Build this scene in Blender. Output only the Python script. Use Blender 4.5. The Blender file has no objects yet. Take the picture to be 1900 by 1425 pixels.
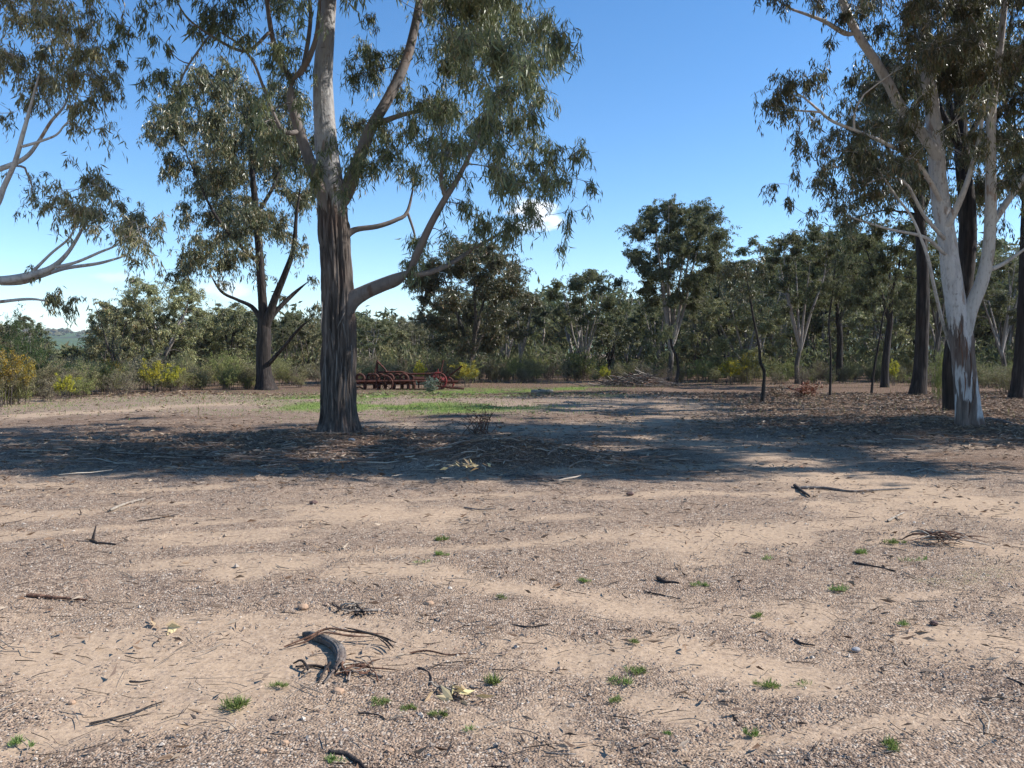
import bpy, math, random
import numpy as np
from mathutils import Vector

# ------------------------------------------------------------------ camera, sky, sun, exposure
SC = bpy.context.scene
COL = SC.collection
FPX, CX, CY = 1532.0, 950.0, 712.5          # focal length and centre in photograph pixels
PITCH = math.atan(57.5 / FPX)
EYE = 1.6
cam_d = bpy.data.cameras.new('camera')
cam_d.sensor_width = 36.0
cam_d.lens = 36.0 * FPX / 1900.0
cam_d.clip_start, cam_d.clip_end = 0.05, 9000.0
cam = bpy.data.objects.new('camera', cam_d)
COL.objects.link(cam)
cam.location = (0, 0, EYE)
cam.rotation_euler = (math.radians(90) - PITCH, 0, 0)
SC.camera = cam

SUN_AZ = math.radians(88.0)                 # clockwise from +Y
SUN_EL = math.radians(40.0)
to_sun = Vector((math.sin(SUN_AZ) * math.cos(SUN_EL), math.cos(SUN_AZ) * math.cos(SUN_EL), math.sin(SUN_EL)))
sun_d = bpy.data.lights.new('sun', 'SUN')
sun_d.energy = 5.0
sun_d.angle = math.radians(0.53)
sun_d.color = (1.0, 0.965, 0.91)
sun = bpy.data.objects.new('sun', sun_d)
COL.objects.link(sun)
sun.rotation_euler = to_sun.to_track_quat('Z', 'Y').to_euler()

world = bpy.data.worlds.new('World')
SC.world = world
world.use_nodes = True
wn, wl = world.node_tree.nodes, world.node_tree.links
wn.clear()
w_out = wn.new('ShaderNodeOutputWorld')
w_bg = wn.new('ShaderNodeBackground')
w_sky = wn.new('ShaderNodeTexSky')
w_sky.sky_type = 'NISHITA'
w_sky.sun_disc = False
w_sky.sun_elevation = SUN_EL
w_sky.sun_rotation = SUN_AZ
w_sky.altitude = 2200
w_sky.air_density = 1.0
w_sky.dust_density = 0.0
w_sky.ozone_density = 1.0
w_bg.inputs['Strength'].default_value = 0.15
w_hsv = wn.new('ShaderNodeHueSaturation')
w_hsv.inputs['Saturation'].default_value = 1.28
w_hsv.inputs['Value'].default_value = 1.0
wl.new(w_sky.outputs['Color'], w_hsv.inputs['Color'])
wl.new(w_bg.outputs['Background'], w_out.inputs['Surface'])

SC.view_settings.view_transform = 'Standard'
SC.view_settings.look = 'None'
SC.view_settings.gamma = 1.0
SC.view_settings.use_curve_mapping = False
SC.view_settings.exposure = 0.57
SC.render.engine = 'CYCLES'
SC.cycles.max_bounces = 8
SC.cycles.transparent_max_bounces = 8

# ------------------------------------------------------------------ helpers
def ray(px, py):
    u, v = (px - CX) / FPX, (CY - py) / FPX
    c, s = math.cos(PITCH), math.sin(PITCH)
    return np.array([u, c + v * s, -s + v * c])

def P(px, py, y):
    """the world point at distance y along +Y that the camera sees at photograph pixel (px, py)"""
    d = ray(px, py)
    return np.array([0, 0, EYE]) + d * (y / d[1])

def G(px, py, z=0.0):
    """the point of the flat ground seen at (px, py)"""
    d = ray(px, py)
    t = (EYE - z) / -d[2]
    return np.array([0, 0, EYE]) + d * t

def _hash(ix, iy, iz, seed):
    h = (ix.astype(np.int64) * 374761393 + iy.astype(np.int64) * 668265263 + iz.astype(np.int64) * 2147483647 + seed * 974634777) & 0xFFFFFFFF
    h = ((h ^ (h >> 13)) * 1274126177) & 0xFFFFFFFF
    h = h ^ (h >> 16)
    return (h & 0xFFFF) / 65535.0

def vnoise(p, seed=0):
    p = np.asarray(p, float)
    i = np.floor(p).astype(np.int64)
    f = p - i
    f = f * f * (3 - 2 * f)
    r = 0
    for dx in (0, 1):
        wx = f[..., 0] if dx else 1 - f[..., 0]
        for dy in (0, 1):
            wy = f[..., 1] if dy else 1 - f[..., 1]
            for dz in (0, 1):
                wz = f[..., 2] if dz else 1 - f[..., 2]
                r = r + wx * wy * wz * _hash(i[..., 0] + dx, i[..., 1] + dy, i[..., 2] + dz, seed)
    return r

def fbm(p, oct=3, seed=0):
    p = np.asarray(p, float)
    a, s, t = 0.5, 0, 0
    for k in range(oct):
        s = s + a * vnoise(p * 2 ** k + 17.3 * k, seed + k)
        t += a
        a *= 0.5
    return s / t

def xy3(x, y):
    return np.stack([np.asarray(x, float), np.asarray(y, float), np.zeros_like(np.asarray(x, float))], -1)

def sstep(a, b, x):
    t = np.clip((np.asarray(x, float) - a) / (b - a), 0, 1)
    return t * t * (3 - 2 * t)

MOUND = G(945, 862)
A_BASE = G(628, 812)
D_BASE = G(1800, 798)
def gz(x, y):
    x, y = np.asarray(x, float), np.asarray(y, float)
    near = sstep(70, 25, y)
    z = (fbm(xy3(x * 0.22, y * 0.22), 3, 5) - 0.5) * 0.16 * near * sstep(1.0, 9.0, y)
    z = z + (fbm(xy3(x * 1.1, y * 1.1), 2, 9) - 0.5) * 0.05 * near
    z = z + 0.36 * np.exp(-(((x - MOUND[0]) / 1.25) ** 2 + ((y - MOUND[1]) / 0.75) ** 2))
    for b, h, r in ((A_BASE, 0.10, 1.5), (D_BASE, 0.07, 1.2)):
        z = z + h * np.exp(-(((x - b[0]) ** 2 + (y - b[1]) ** 2) / r ** 2))
    return z

def gpt(px, py):
    g = G(px, py)
    for _ in range(3):
        g = G(px, py, float(gz(g[0], g[1])))
    return g

def mk_mesh(name, verts, faces, mat=None, smooth=False, attrs=None):
    """faces: list of (M,k) int arrays"""
    me = bpy.data.meshes.new(name)
    verts = np.ascontiguousarray(verts, dtype=np.float32)
    faces = [np.asarray(f, dtype=np.int32) for f in faces if len(f)]
    nl = sum(f.size for f in faces)
    nf = sum(len(f) for f in faces)
    me.vertices.add(len(verts))
    me.vertices.foreach_set('co', verts.ravel())
    me.loops.add(nl)
    me.loops.foreach_set('vertex_index', np.concatenate([f.ravel() for f in faces]))
    me.polygons.add(nf)
    tot = np.concatenate([np.full(len(f), f.shape[1], np.int32) for f in faces])
    st = np.concatenate([[0], np.cumsum(tot)[:-1]]).astype(np.int32)
    me.polygons.foreach_set('loop_start', st)
    me.polygons.foreach_set('use_smooth', np.full(nf, bool(smooth)))
    if attrs:
        for k, v in attrs.items():
            a = me.attributes.new(k, 'FLOAT', 'POINT')
            a.data.foreach_set('value', np.asarray(v, np.float32))
    me.update(calc_edges=True)
    if mat is not None:
        me.materials.append(mat)
    return me

def link(name, me, parent=None, loc=(0, 0, 0), kind=None):
    o = bpy.data.objects.new(name, me)
    COL.objects.link(o)
    o.location = loc
    if parent is not None:
        o.parent = parent
    if kind:
        o['kind'] = kind
    return o

def tag(o, label, cat, group=None):
    o['label'] = label
    o['category'] = cat
    if group:
        o['group'] = group
    return o

def thing(name, label, cat, loc=(0, 0, 0), rz=0.0, group=None, scale=1.0):
    o = bpy.data.objects.new(name, None)
    o.empty_display_size = 0.2
    COL.objects.link(o)
    o.location = [float(v) for v in loc]
    o.rotation_euler = (0, 0, rz)
    o.scale = (scale,) * 3 if not isinstance(scale, tuple) else scale
    return tag(o, label, cat, group)

def dup(root, loc, rz, label, scale=1.0, group=None):
    r = root.copy()
    COL.objects.link(r)
    r.location = [float(v) for v in loc]
    r.rotation_euler = (0, 0, rz)
    r.scale = (scale,) * 3 if not isinstance(scale, tuple) else scale
    r['label'] = label
    if group:
        r['group'] = group
    elif 'group' in r:
        del r['group']
    for ch in list(root.children):
        c = ch.copy()
        COL.objects.link(c)
        c.parent = r
        for g in list(ch.children):
            d = g.copy()
            COL.objects.link(d)
            d.parent = c
    return r

def catmull(pts, n):
    pts = np.asarray(pts, float)
    if len(pts) == 2:
        t = np.linspace(0, 1, n)[:, None]
        return pts[0] * (1 - t) + pts[1] * t
    q = np.vstack([2 * pts[0] - pts[1], pts, 2 * pts[-1] - pts[-2]])
    seg = np.linalg.norm(np.diff(pts[:, :3], axis=0), axis=1)
    s = np.concatenate([[0], np.cumsum(seg)])
    t = np.linspace(0, s[-1], n)
    i = np.clip(np.searchsorted(s, t, 'right') - 1, 0, len(pts) - 2)
    u = ((t - s[i]) / np.maximum(seg[i], 1e-9))[:, None]
    p0, p1, p2, p3 = q[i], q[i + 1], q[i + 2], q[i + 3]
    return 0.5 * (2 * p1 + (p2 - p0) * u + (2 * p0 - 5 * p1 + 4 * p2 - p3) * u ** 2 + (3 * p1 - p0 - 3 * p2 + p3) * u ** 3)

def frames(pts):
    t = np.gradient(pts, axis=0)
    t /= np.maximum(np.linalg.norm(t, axis=1, keepdims=True), 1e-9)
    ref = np.array([0.12, 1.0, 0.07]) if abs(t[0][1]) < 0.8 else np.array([1.0, 0.1, 0.1])
    a = ref - t[0] * np.dot(ref, t[0])
    a /= np.linalg.norm(a)
    A = np.empty_like(pts)
    A[0] = a
    for k in range(1, len(pts)):
        a = a - t[k] * np.dot(a, t[k])
        a /= max(np.linalg.norm(a), 1e-9)
        A[k] = a
    return t, A, np.cross(t, A)

class Tubes:
    """collects tapered tubes, builds them as one mesh"""
    def __init__(self):
        self.v, self.q, self.n = [], [], 0
    def add(self, pts, radii, sides=5, wob=0.0, seed=0, cap=True):
        pts = np.asarray(pts, float)
        radii = np.broadcast_to(np.asarray(radii, float), (len(pts),))
        _, A, B = frames(pts)
        th = np.arange(sides) * 2 * math.pi / sides
        r = radii[:, None]
        if wob:
            k = np.stack(np.broadcast_arrays(np.cos(th)[None] * 1.3, np.sin(th)[None] * 1.3, np.arange(len(pts))[:, None] * 0.35), -1)
            r = r * (1 + wob * (fbm(k, 2, seed) - 0.5) * 2)
        ring = pts[:, None] + r[..., None] * (np.cos(th)[None, :, None] * A[:, None] + np.sin(th)[None, :, None] * B[:, None])
        m = len(pts)
        i = np.arange(m - 1)[:, None] * sides
        j = np.arange(sides)[None]
        j2 = (j + 1) % sides
        q = np.stack([i + j, i + j2, i + sides + j2, i + sides + j], -1).reshape(-1, 4) + self.n
        self.v.append(ring.reshape(-1, 3))
        self.q.append(q)
        self.n += m * sides
        return self
    def mesh(self, name, mat, smooth=True):
        if not self.v:
            return None
        return mk_mesh(name, np.concatenate(self.v), [np.concatenate(self.q)], mat, smooth)

def boxes_mesh(name, boxes, mat):
    """boxes: (p0, p1, width, height) bars between two points, bevel-free but real thickness"""
    tb = Tubes()
    for p0, p1, w in boxes:
        tb.add(np.array([p0, p1]), [w, w], 4)
    return tb.mesh(name, mat, False)

def leaf_quads(pos, direc, length, width, rng, curl=0.25):
    """pos,direc (N,3); one bent diamond blade each"""
    n = len(pos)
    d = direc / np.maximum(np.linalg.norm(direc, axis=1, keepdims=True), 1e-9)
    r = rng.normal(size=(n, 3))
    s = np.cross(d, r)
    s /= np.maximum(np.linalg.norm(s, axis=1, keepdims=True), 1e-9)
    nn = np.cross(s, d)
    L, W = length[:, None], width[:, None]
    b = pos
    m = pos + d * L * 0.42 + nn * L * 0.06
    l = m + s * W * 0.5
    rr = m - s * W * 0.5
    tip = pos + d * L + s * L * curl * rng.uniform(-1, 1, (n, 1)) * 0.6 - nn * L * 0.10 * rng.uniform(-1, 1, (n, 1))
    v = np.stack([b, l, tip, rr], 1).reshape(-1, 3)
    f = np.arange(n * 4).reshape(-1, 4)
    return v, f

# ------------------------------------------------------------------ materials
class NT:
    def __init__(self, name):
        self.m = bpy.data.materials.new(name)
        self.m.use_nodes = True
        self.t = self.m.node_tree
        self.t.nodes.clear()
        self.out = self.t.nodes.new('ShaderNodeOutputMaterial')
    def n(self, typ, **kw):
        x = self.t.nodes.new('ShaderNode' + typ)
        for k, v in kw.items():
            setattr(x, k, v)
        return x
    def l(self, a, b):
        self.t.links.new(a, b)
    def set(self, sock, v):
        if hasattr(v, 'is_output'):
            self.l(v, sock)
        elif isinstance(v, (tuple, list)):
            sock.default_value = (*v, 1.0) if len(v) == 3 and sock.type == 'RGBA' else v
        else:
            sock.default_value = v
    def attr(self, name):
        a = self.n('Attribute')
        a.attribute_name = name
        return a.outputs['Fac']
    def coord(self, scale=(1, 1, 1), which='Object'):
        tc = self.n('TexCoord')
        mp = self.n('Mapping')
        mp.inputs['Scale'].default_value = scale
        self.l(tc.outputs[which], mp.inputs['Vector'])
        return mp.outputs['Vector']
    def noise(self, vec, scale, detail=3.0, rough=0.55):
        x = self.n('TexNoise')
        self.l(vec, x.inputs['Vector'])
        x.inputs['Scale'].default_value = scale
        x.inputs['Detail'].default_value = detail
        x.inputs['Roughness'].default_value = rough
        return x.outputs['Fac']
    def vor(self, vec, scale, out='Color', feature='F1'):
        x = self.n('TexVoronoi', feature=feature)
        self.l(vec, x.inputs['Vector'])
        x.inputs['Scale'].default_value = scale
        return x.outputs[out]
    def ramp(self, fac, stops, interp='LINEAR'):
        r = self.n('ValToRGB')
        r.color_ramp.interpolation = interp
        e = r.color_ramp.elements
        while len(e) < len(stops):
            e.new(0.5)
        for k, (p, c) in enumerate(stops):
            e[k].position = p
            e[k].color = (*c, 1) if not isinstance(c, (int, float)) else (c, c, c, 1)
        self.set(r.inputs['Fac'], fac)
        return r.outputs['Color']
    def mix(self, fac, a, b, mode='MIX'):
        x = self.n('Mix', data_type='RGBA', blend_type=mode)
        self.set(x.inputs[0], fac)
        self.set(x.inputs[6], a)
        self.set(x.inputs[7], b)
        return x.outputs[2]
    def math(self, op, a, b=0.0, clamp=False):
        x = self.n('Math', operation=op)
        x.use_clamp = clamp
        self.set(x.inputs[0], a)
        self.set(x.inputs[1], b)
        return x.outputs[0]
    def maprange(self, v, a, b, c=0.0, d=1.0):
        x = self.n('MapRange')
        x.interpolation_type = 'SMOOTHSTEP'
        self.set(x.inputs['Value'], v)
        x.inputs['From Min'].default_value = a
        x.inputs['From Max'].default_value = b
        x.inputs['To Min'].default_value = c
        x.inputs['To Max'].default_value = d
        return x.outputs['Result']
    def sepz(self, vec):
        x = self.n('SeparateXYZ')
        self.l(vec, x.inputs[0])
        return x.outputs
    def bump(self, h, strength=0.5, dist=0.01):
        b = self.n('Bump')
        b.inputs['Strength'].default_value = strength
        b.inputs['Distance'].default_value = dist
        self.l(h, b.inputs['Height'])
        return b.outputs['Normal']
    def princ(self, color, rough=0.8, normal=None, spec=0.3, metal=0.0):
        p = self.n('BsdfPrincipled')
        self.set(p.inputs['Base Color'], color)
        self.set(p.inputs['Roughness'], rough)
        p.inputs['Specular IOR Level'].default_value = spec
        p.inputs['Metallic'].default_value = metal
        if normal is not None:
            self.l(normal, p.inputs['Normal'])
        return p.outputs['BSDF']
    def done(self, sh):
        self.l(sh, self.out.inputs['Surface'])
        return self.m

def leaf_mat(name, cols, trans=0.3, rough=0.42, spec=0.5, tcol=None, hue=0.0):
    t = NT(name)
    g = t.n('NewGeometry')
    ri = g.outputs['Random Per Island']
    n = len(cols)
    c = t.ramp(ri, [(k / max(1, n - 1), cc) for k, cc in enumerate(cols)])
    oi = t.n('ObjectInfo')
    hs = t.n('HueSaturation')
    t.l(c, hs.inputs['Color'])
    t.l(t.maprange(oi.outputs['Random'], 0, 1, 0.482, 0.518), hs.inputs['Hue'])
    t.l(t.maprange(oi.outputs['Random'], 0, 1, 0.85, 1.15), hs.inputs['Value'])
    c = hs.outputs['Color']
    p = t.princ(c, rough, spec=spec)
    tr = t.n('BsdfTranslucent')
    t.l(t.mix(0.55, c, tcol or (0.16, 0.19, 0.06)), tr.inputs['Color'])
    mx = t.n('MixShader')
    mx.inputs['Fac'].default_value = trans
    t.l(p, mx.inputs[1])
    t.l(tr.outputs[0], mx.inputs[2])
    return t.done(mx.outputs[0])

M = {}
M['leaf_grey'] = leaf_mat('gum leaves grey green', [(0.048, 0.061, 0.031), (0.103, 0.117, 0.056), (0.164, 0.181, 0.086), (0.230, 0.240, 0.111), (0.151, 0.170, 0.096), (0.302, 0.222, 0.106)], 0.28, 0.42, 0.5)
M['leaf_pale'] = leaf_mat('gum leaves pale olive', [(0.091, 0.098, 0.048), (0.196, 0.197, 0.090), (0.295, 0.288, 0.132), (0.380, 0.354, 0.159), (0.266, 0.276, 0.148), (0.406, 0.281, 0.132)], 0.28, 0.42, 0.5)
M['leaf_dark'] = leaf_mat('gum leaves dark', [(0.041, 0.050, 0.027), (0.085, 0.096, 0.045), (0.137, 0.144, 0.068), (0.193, 0.185, 0.080), (0.272, 0.180, 0.089)], 0.22, 0.36, 0.55)
M['leaf_bush'] = leaf_mat('forest gum leaves', [(0.074, 0.086, 0.044), (0.121, 0.134, 0.067), (0.158, 0.171, 0.086), (0.184, 0.187, 0.092), (0.200, 0.165, 0.089), (0.105, 0.119, 0.063)], 0.32, 0.6, 0.2)
M['leaf_olive'] = leaf_mat('scrub leaves olive', [(0.124, 0.125, 0.061), (0.214, 0.205, 0.089), (0.289, 0.264, 0.127), (0.331, 0.271, 0.146)], 0.25, 0.6, 0.25)
M['leaf_greyscrub'] = leaf_mat('scrub leaves grey', [(0.152, 0.132, 0.091), (0.241, 0.211, 0.146), (0.318, 0.264, 0.184), (0.221, 0.211, 0.108)], 0.2, 0.65, 0.2)
M['leaf_yellowgreen'] = leaf_mat('scrub leaves yellow green', [(0.157, 0.171, 0.050), (0.258, 0.275, 0.083), (0.336, 0.319, 0.121)], 0.3, 0.55, 0.25)
M['leaf_bright'] = leaf_mat('cypress leaves', [(0.03, 0.06, 0.018), (0.055, 0.10, 0.028), (0.08, 0.14, 0.04)], 0.2, 0.55, 0.3)
M['leaf_blue'] = leaf_mat('juvenile leaves blue grey', [(0.10, 0.14, 0.11), (0.17, 0.21, 0.17), (0.22, 0.26, 0.21)], 0.2, 0.5, 0.35)
M['blossom'] = leaf_mat('wattle blossom', [(0.34, 0.29, 0.03), (0.47, 0.40, 0.04), (0.54, 0.47, 0.07)], 0.3, 0.7, 0.1, (0.5, 0.4, 0.02))
M['blossom_orange'] = leaf_mat('wattle blossom fading', [(0.28, 0.20, 0.03), (0.38, 0.28, 0.04), (0.42, 0.36, 0.06)], 0.3, 0.7, 0.1, (0.4, 0.26, 0.02))
M['dead_leaf'] = leaf_mat('dead leaves', [(0.09, 0.055, 0.035), (0.20, 0.125, 0.075), (0.34, 0.24, 0.15), (0.16, 0.12, 0.09), (0.45, 0.36, 0.26), (0.12, 0.08, 0.06)], 0.06, 0.7, 0.2, (0.2, 0.12, 0.06))
M['rust_leaf'] = leaf_mat('dead russet leaves', [(0.13, 0.045, 0.03), (0.25, 0.10, 0.05), (0.42, 0.25, 0.14)], 0.15, 0.6, 0.3, (0.3, 0.12, 0.05))
M['dead_red'] = leaf_mat('dark red dead leaves', [(0.05, 0.016, 0.014), (0.09, 0.028, 0.022), (0.14, 0.05, 0.035)], 0.1, 0.6, 0.2, (0.12, 0.03, 0.02))
M['tan_leaf'] = leaf_mat('dry tan leaves', [(0.50, 0.37, 0.17), (0.64, 0.50, 0.27), (0.44, 0.32, 0.18)], 0.1, 0.6, 0.3, (0.4, 0.28, 0.12))
M['grass'] = leaf_mat('short green grass', [(0.11, 0.17, 0.045), (0.19, 0.27, 0.075), (0.26, 0.32, 0.11), (0.34, 0.32, 0.16)], 0.3, 0.6, 0.2, (0.15, 0.25, 0.03))
M['dry_grass'] = leaf_mat('dry grass', [(0.20, 0.18, 0.07), (0.32, 0.27, 0.13), (0.18, 0.20, 0.06)], 0.25, 0.7, 0.15, (0.3, 0.26, 0.1))

def bark_fibre(t, dark=(0.045, 0.036, 0.032), light=(0.20, 0.165, 0.14), sc=1.0):
    v = t.coord((14 * sc, 14 * sc, 1.1 * sc))
    n1 = t.noise(v, 1.0, 6, 0.62)
    n2 = t.noise(t.coord((2, 2, 1.2)), 1.0, 3)
    c = t.ramp(n1, [(0.34, dark), (0.52, tuple(0.65 * a + 0.35 * b for a, b in zip(dark, light))), (0.70, light)])
    c = t.mix(t.maprange(n2, 0.45, 0.7, 0, 0.35), c, tuple(0.45 * a * b for a, b in zip(light, (1.25, .85, .75))))
    return c, n1

def bark_smooth(t, base=(0.46, 0.42, 0.39), patch=(0.30, 0.22, 0.17), grey=(0.30, 0.29, 0.29)):
    v = t.coord((5, 5, 1.4))
    n1 = t.noise(v, 1.0, 4, 0.6)
    n2 = t.noise(t.coord((22, 22, 9)), 1.0, 3)
    c = t.ramp(n1, [(0.36, grey), (0.47, base), (0.60, base), (0.66, patch)])
    c = t.mix(t.maprange(n2, 0.52, 0.72, 0, 0.5), c, (0.15, 0.11, 0.09))
    n3 = t.noise(t.coord((3.5, 3.5, 16)), 1.0, 4, 0.7)
    c = t.mix(t.maprange(n3, 0.66, 0.72, 0, 0.8), c, (0.06, 0.045, 0.04))
    n4 = t.noise(t.coord((30, 30, 2.5)), 1.0, 3, 0.6)
    c = t.mix(t.maprange(n4, 0.5, 0.75, 0, 0.22), c, tuple(.5 * a for a in patch))
    return c, n2

def bark_material(name, split=None, blend=0.7, dark=(0.045, 0.036, 0.032), light=(0.20, 0.165, 0.14), base=(0.46, 0.42, 0.39), patch=(0.30, 0.22, 0.17), grey=(0.30, 0.29, 0.29), bands=False):
    t = NT(name)
    cf, hf = bark_fibre(t, dark, light)
    cs, hs = bark_smooth(t, base, patch, grey)
    tc = t.n('TexCoord')
    z = t.sepz(tc.outputs['Object'])[2]
    if split is None:
        col, h, st = cs, hs, 0.25
    elif split == 'fibre':
        col, h, st = cf, hf, 0.9
    else:
        nz = t.noise(t.coord((8, 8, 0.8)), 1.0, 5, 0.65)
        zz = t.math('ADD', z, t.math('MULTIPLY', t.math('SUBTRACT', nz, 0.5), blend * 3.0))
        f = t.maprange(zz, split - 0.12, split + 0.12)
        if bands:   # pale windows where the old bark has dropped off the foot of the trunk
            nb = t.noise(t.coord((6, 6, 1.0)), 1.0, 2)
            w = t.math('MULTIPLY', t.maprange(nb, 0.51, 0.56), t.maprange(z, 1.5, 1.1))
            w = t.math('MULTIPLY', w, t.maprange(z, 0.12, 0.3))
            f = t.math('MAXIMUM', f, w)
        col = t.mix(f, cf, cs)
        h = t.mix(f, hf, hs)
        st = 0.6
    p = t.princ(col, 0.85, t.bump(h, st, 0.03), 0.2)
    return t.done(p)

M['bark_main'] = bark_material('bark of the big gum', 4.35, 0.5, dark=(0.03, 0.024, 0.021), light=(0.23, 0.19, 0.165), base=(0.36, 0.345, 0.335), patch=(0.24, 0.18, 0.145), grey=(0.23, 0.225, 0.225))
M['bark_limb'] = bark_material('smooth limb bark', None, base=(0.19, 0.162, 0.148), patch=(0.14, 0.095, 0.075), grey=(0.13, 0.12, 0.117))
M['bark_white'] = bark_material('bark of the white gum', 2.0, 0.9, dark=(0.085, 0.062, 0.054), light=(0.30, 0.235, 0.20), base=(0.55, 0.51, 0.49), patch=(0.38, 0.30, 0.26), grey=(0.42, 0.39, 0.385), bands=True)
M['bark_pale'] = bark_material('pale limb bark', None, base=(0.50, 0.46, 0.43), patch=(0.32, 0.23, 0.18), grey=(0.36, 0.33, 0.31))
M['bark_dark'] = bark_material('dark ironbark', 'fibre', dark=(0.014, 0.012, 0.011), light=(0.085, 0.070, 0.062))
M['bark_mid'] = bark_material('grey brown bark', 'fibre', dark=(0.05, 0.043, 0.038), light=(0.19, 0.16, 0.135))
M['bark_forest'] = bark_material('forest gum bark', 1.6, 0.8, dark=(0.05, 0.042, 0.038), light=(0.20, 0.165, 0.14), base=(0.30, 0.265, 0.235), grey=(0.22, 0.20, 0.19))
M['twig'] = bark_material('twig bark', None, base=(0.15, 0.11, 0.09), patch=(0.11, 0.07, 0.055), grey=(0.10, 0.085, 0.075))
M['deadwood'] = bark_material('weathered dead wood', 'fibre', dark=(0.07, 0.06, 0.055), light=(0.30, 0.265, 0.235))
M['deadwood_pale'] = bark_material('bleached dead wood', 'fibre', dark=(0.20, 0.17, 0.14), light=(0.50, 0.43, 0.35))
M['deadwood_dark'] = bark_material('charred dead wood', 'fibre', dark=(0.02, 0.017, 0.016), light=(0.09, 0.075, 0.07))
M['bark_strip'] = bark_material('fallen red bark', 'fibre', dark=(0.06, 0.03, 0.02), light=(0.27, 0.15, 0.10))

def stone_mat(name, cols, rough=0.85):
    t = NT(name)
    g = t.n('NewGeometry')
    c = t.ramp(g.outputs['Random Per Island'], [(k / (len(cols) - 1), cc) for k, cc in enumerate(cols)])
    n = t.noise(t.coord((60, 60, 60)), 1.0, 3)
    c = t.mix(t.maprange(n, 0.35, 0.7, 0, 0.3), c, (0.27, 0.19, 0.14))
    return t.done(t.princ(c, rough, spec=0.25))
M['pebble'] = stone_mat('gravel stones', [(0.13, 0.092, 0.072), (0.23, 0.16, 0.12), (0.34, 0.242, 0.175), (0.44, 0.32, 0.23), (0.18, 0.142, 0.115), (0.35, 0.215, 0.145), (0.41, 0.33, 0.26), (0.60, 0.52, 0.43), (0.15, 0.105, 0.08), (0.48, 0.36, 0.265)])
M['litter_wood'] = stone_mat('shed bark and twigs', [(0.07, 0.05, 0.04), (0.22, 0.15, 0.11), (0.36, 0.28, 0.21), (0.13, 0.08, 0.06), (0.52, 0.44, 0.35), (0.26, 0.14, 0.09), (0.17, 0.14, 0.12)])
M['rock_tan'] = stone_mat('tan stone', [(0.42, 0.26, 0.16), (0.48, 0.32, 0.21)])
M['rock_grey'] = stone_mat('grey stone', [(0.30, 0.29, 0.29), (0.36, 0.35, 0.35)])
M['rock_dark'] = stone_mat('dark stone', [(0.10, 0.06, 0.055), (0.13, 0.08, 0.07)])

def rust_mat(name, dark, light, red=None):
    t = NT(name)
    n = t.noise(t.coord((9, 9, 9)), 1.0, 5, 0.65)
    c = t.ramp(n, [(0.35, dark), (0.6, light)])
    if red:
        n2 = t.noise(t.coord((4, 4, 4)), 1.0, 3)
        c = t.mix(t.maprange(n2, 0.42, 0.55), c, red)
    return t.done(t.princ(c, 0.75, t.bump(n, 0.3, 0.01), 0.3))
M['rust'] = rust_mat('rusty iron', (0.028, 0.011, 0.008), (0.10, 0.032, 0.020))
M['rust_red'] = rust_mat('faded red paint on iron', (0.06, 0.02, 0.016), (0.11, 0.032, 0.024), (0.20, 0.028, 0.026))

# ------------------------------------------------------------------ sky with a few small clouds
def sky_clouds():
    tc = wn.new('ShaderNodeTexCoord')
    def N(kind, **kw):
        x = wn.new('ShaderNode' + kind)
        for k, v in kw.items():
            setattr(x, k, v)
        return x
    noise = N('TexNoise')
    mp = N('Mapping')
    mp.inputs['Scale'].default_value = (1, 1, 2.0)
    wl.new(tc.outputs['Generated'], mp.inputs['Vector'])
    wl.new(mp.outputs['Vector'], noise.inputs['Vector'])
    noise.inputs['Scale'].default_value = 26
    noise.inputs['Detail'].default_value = 9
    cur = w_hsv.outputs['Color']
    #   direction (photo pixel), angular radii (x, z), density
    for px, py, rx, rz, dens, off in ((992, 390, 0.036, 0.022, 1.0, 0.0), (968, 418, 0.036, 0.011, 0.7, 0.0), (215, 512, 0.045, 0.010, 0.25, 0.0), (415, 535, 0.035, 0.014, 0.4, 0.0),
                                      (-700, 480, 0.12, 0.03, 0.6, 0.0), (2900, 420, 0.16, 0.04, 0.6, 0.0)):
        d = ray(px, py)
        d = d / np.linalg.norm(d)
        side = np.array([d[1], -d[0], 0]) / math.hypot(d[0], d[1])
        up = np.cross(side, d)
        def dot(v, s):
            x = N('VectorMath', operation='DOT_PRODUCT')
            wl.new(tc.outputs['Generated'], x.inputs[0])
            x.inputs[1].default_value = [float(a) / s for a in v]
            return x.outputs['Value']
        def mth(op, a, b):
            x = N('Math', operation=op)
            for i, q in enumerate((a, b)):
                if hasattr(q, 'is_output'):
                    wl.new(q, x.inputs[i])
                else:
                    x.inputs[i].default_value = q
            return x.outputs[0]
        a, b, f = dot(side, rx), dot(up, rz), dot(d, 1.0)
        r2 = mth('ADD', mth('MULTIPLY', a, a), mth('MULTIPLY', b, b))
        fall = mth('SUBTRACT', 1.0, mth('SQRT', r2, 0.0))
        v = mth('ADD', fall, mth('MULTIPLY', mth('SUBTRACT', noise.outputs['Fac'], 0.5), 2.2))
        mr = N('MapRange', interpolation_type='SMOOTHSTEP')
        wl.new(v, mr.inputs['Value'])
        mr.inputs['From Min'].default_value = 0.05
        mr.inputs['From Max'].default_value = 0.75
        mr.inputs['To Max'].default_value = dens
        front = mth('GREATER_THAN', f, 0.0)
        fac = mth('MULTIPLY', mr.outputs['Result'], front)
        mx = N('Mix', data_type='RGBA')
        wl.new(fac, mx.inputs[0])
        wl.new(cur, mx.inputs[6])
        mx.inputs[7].default_value = (7.0, 7.2, 7.6, 1)
        cur = mx.outputs[2]
    wl.new(cur, w_bg.inputs['Color'])
sky_clouds()

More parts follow.
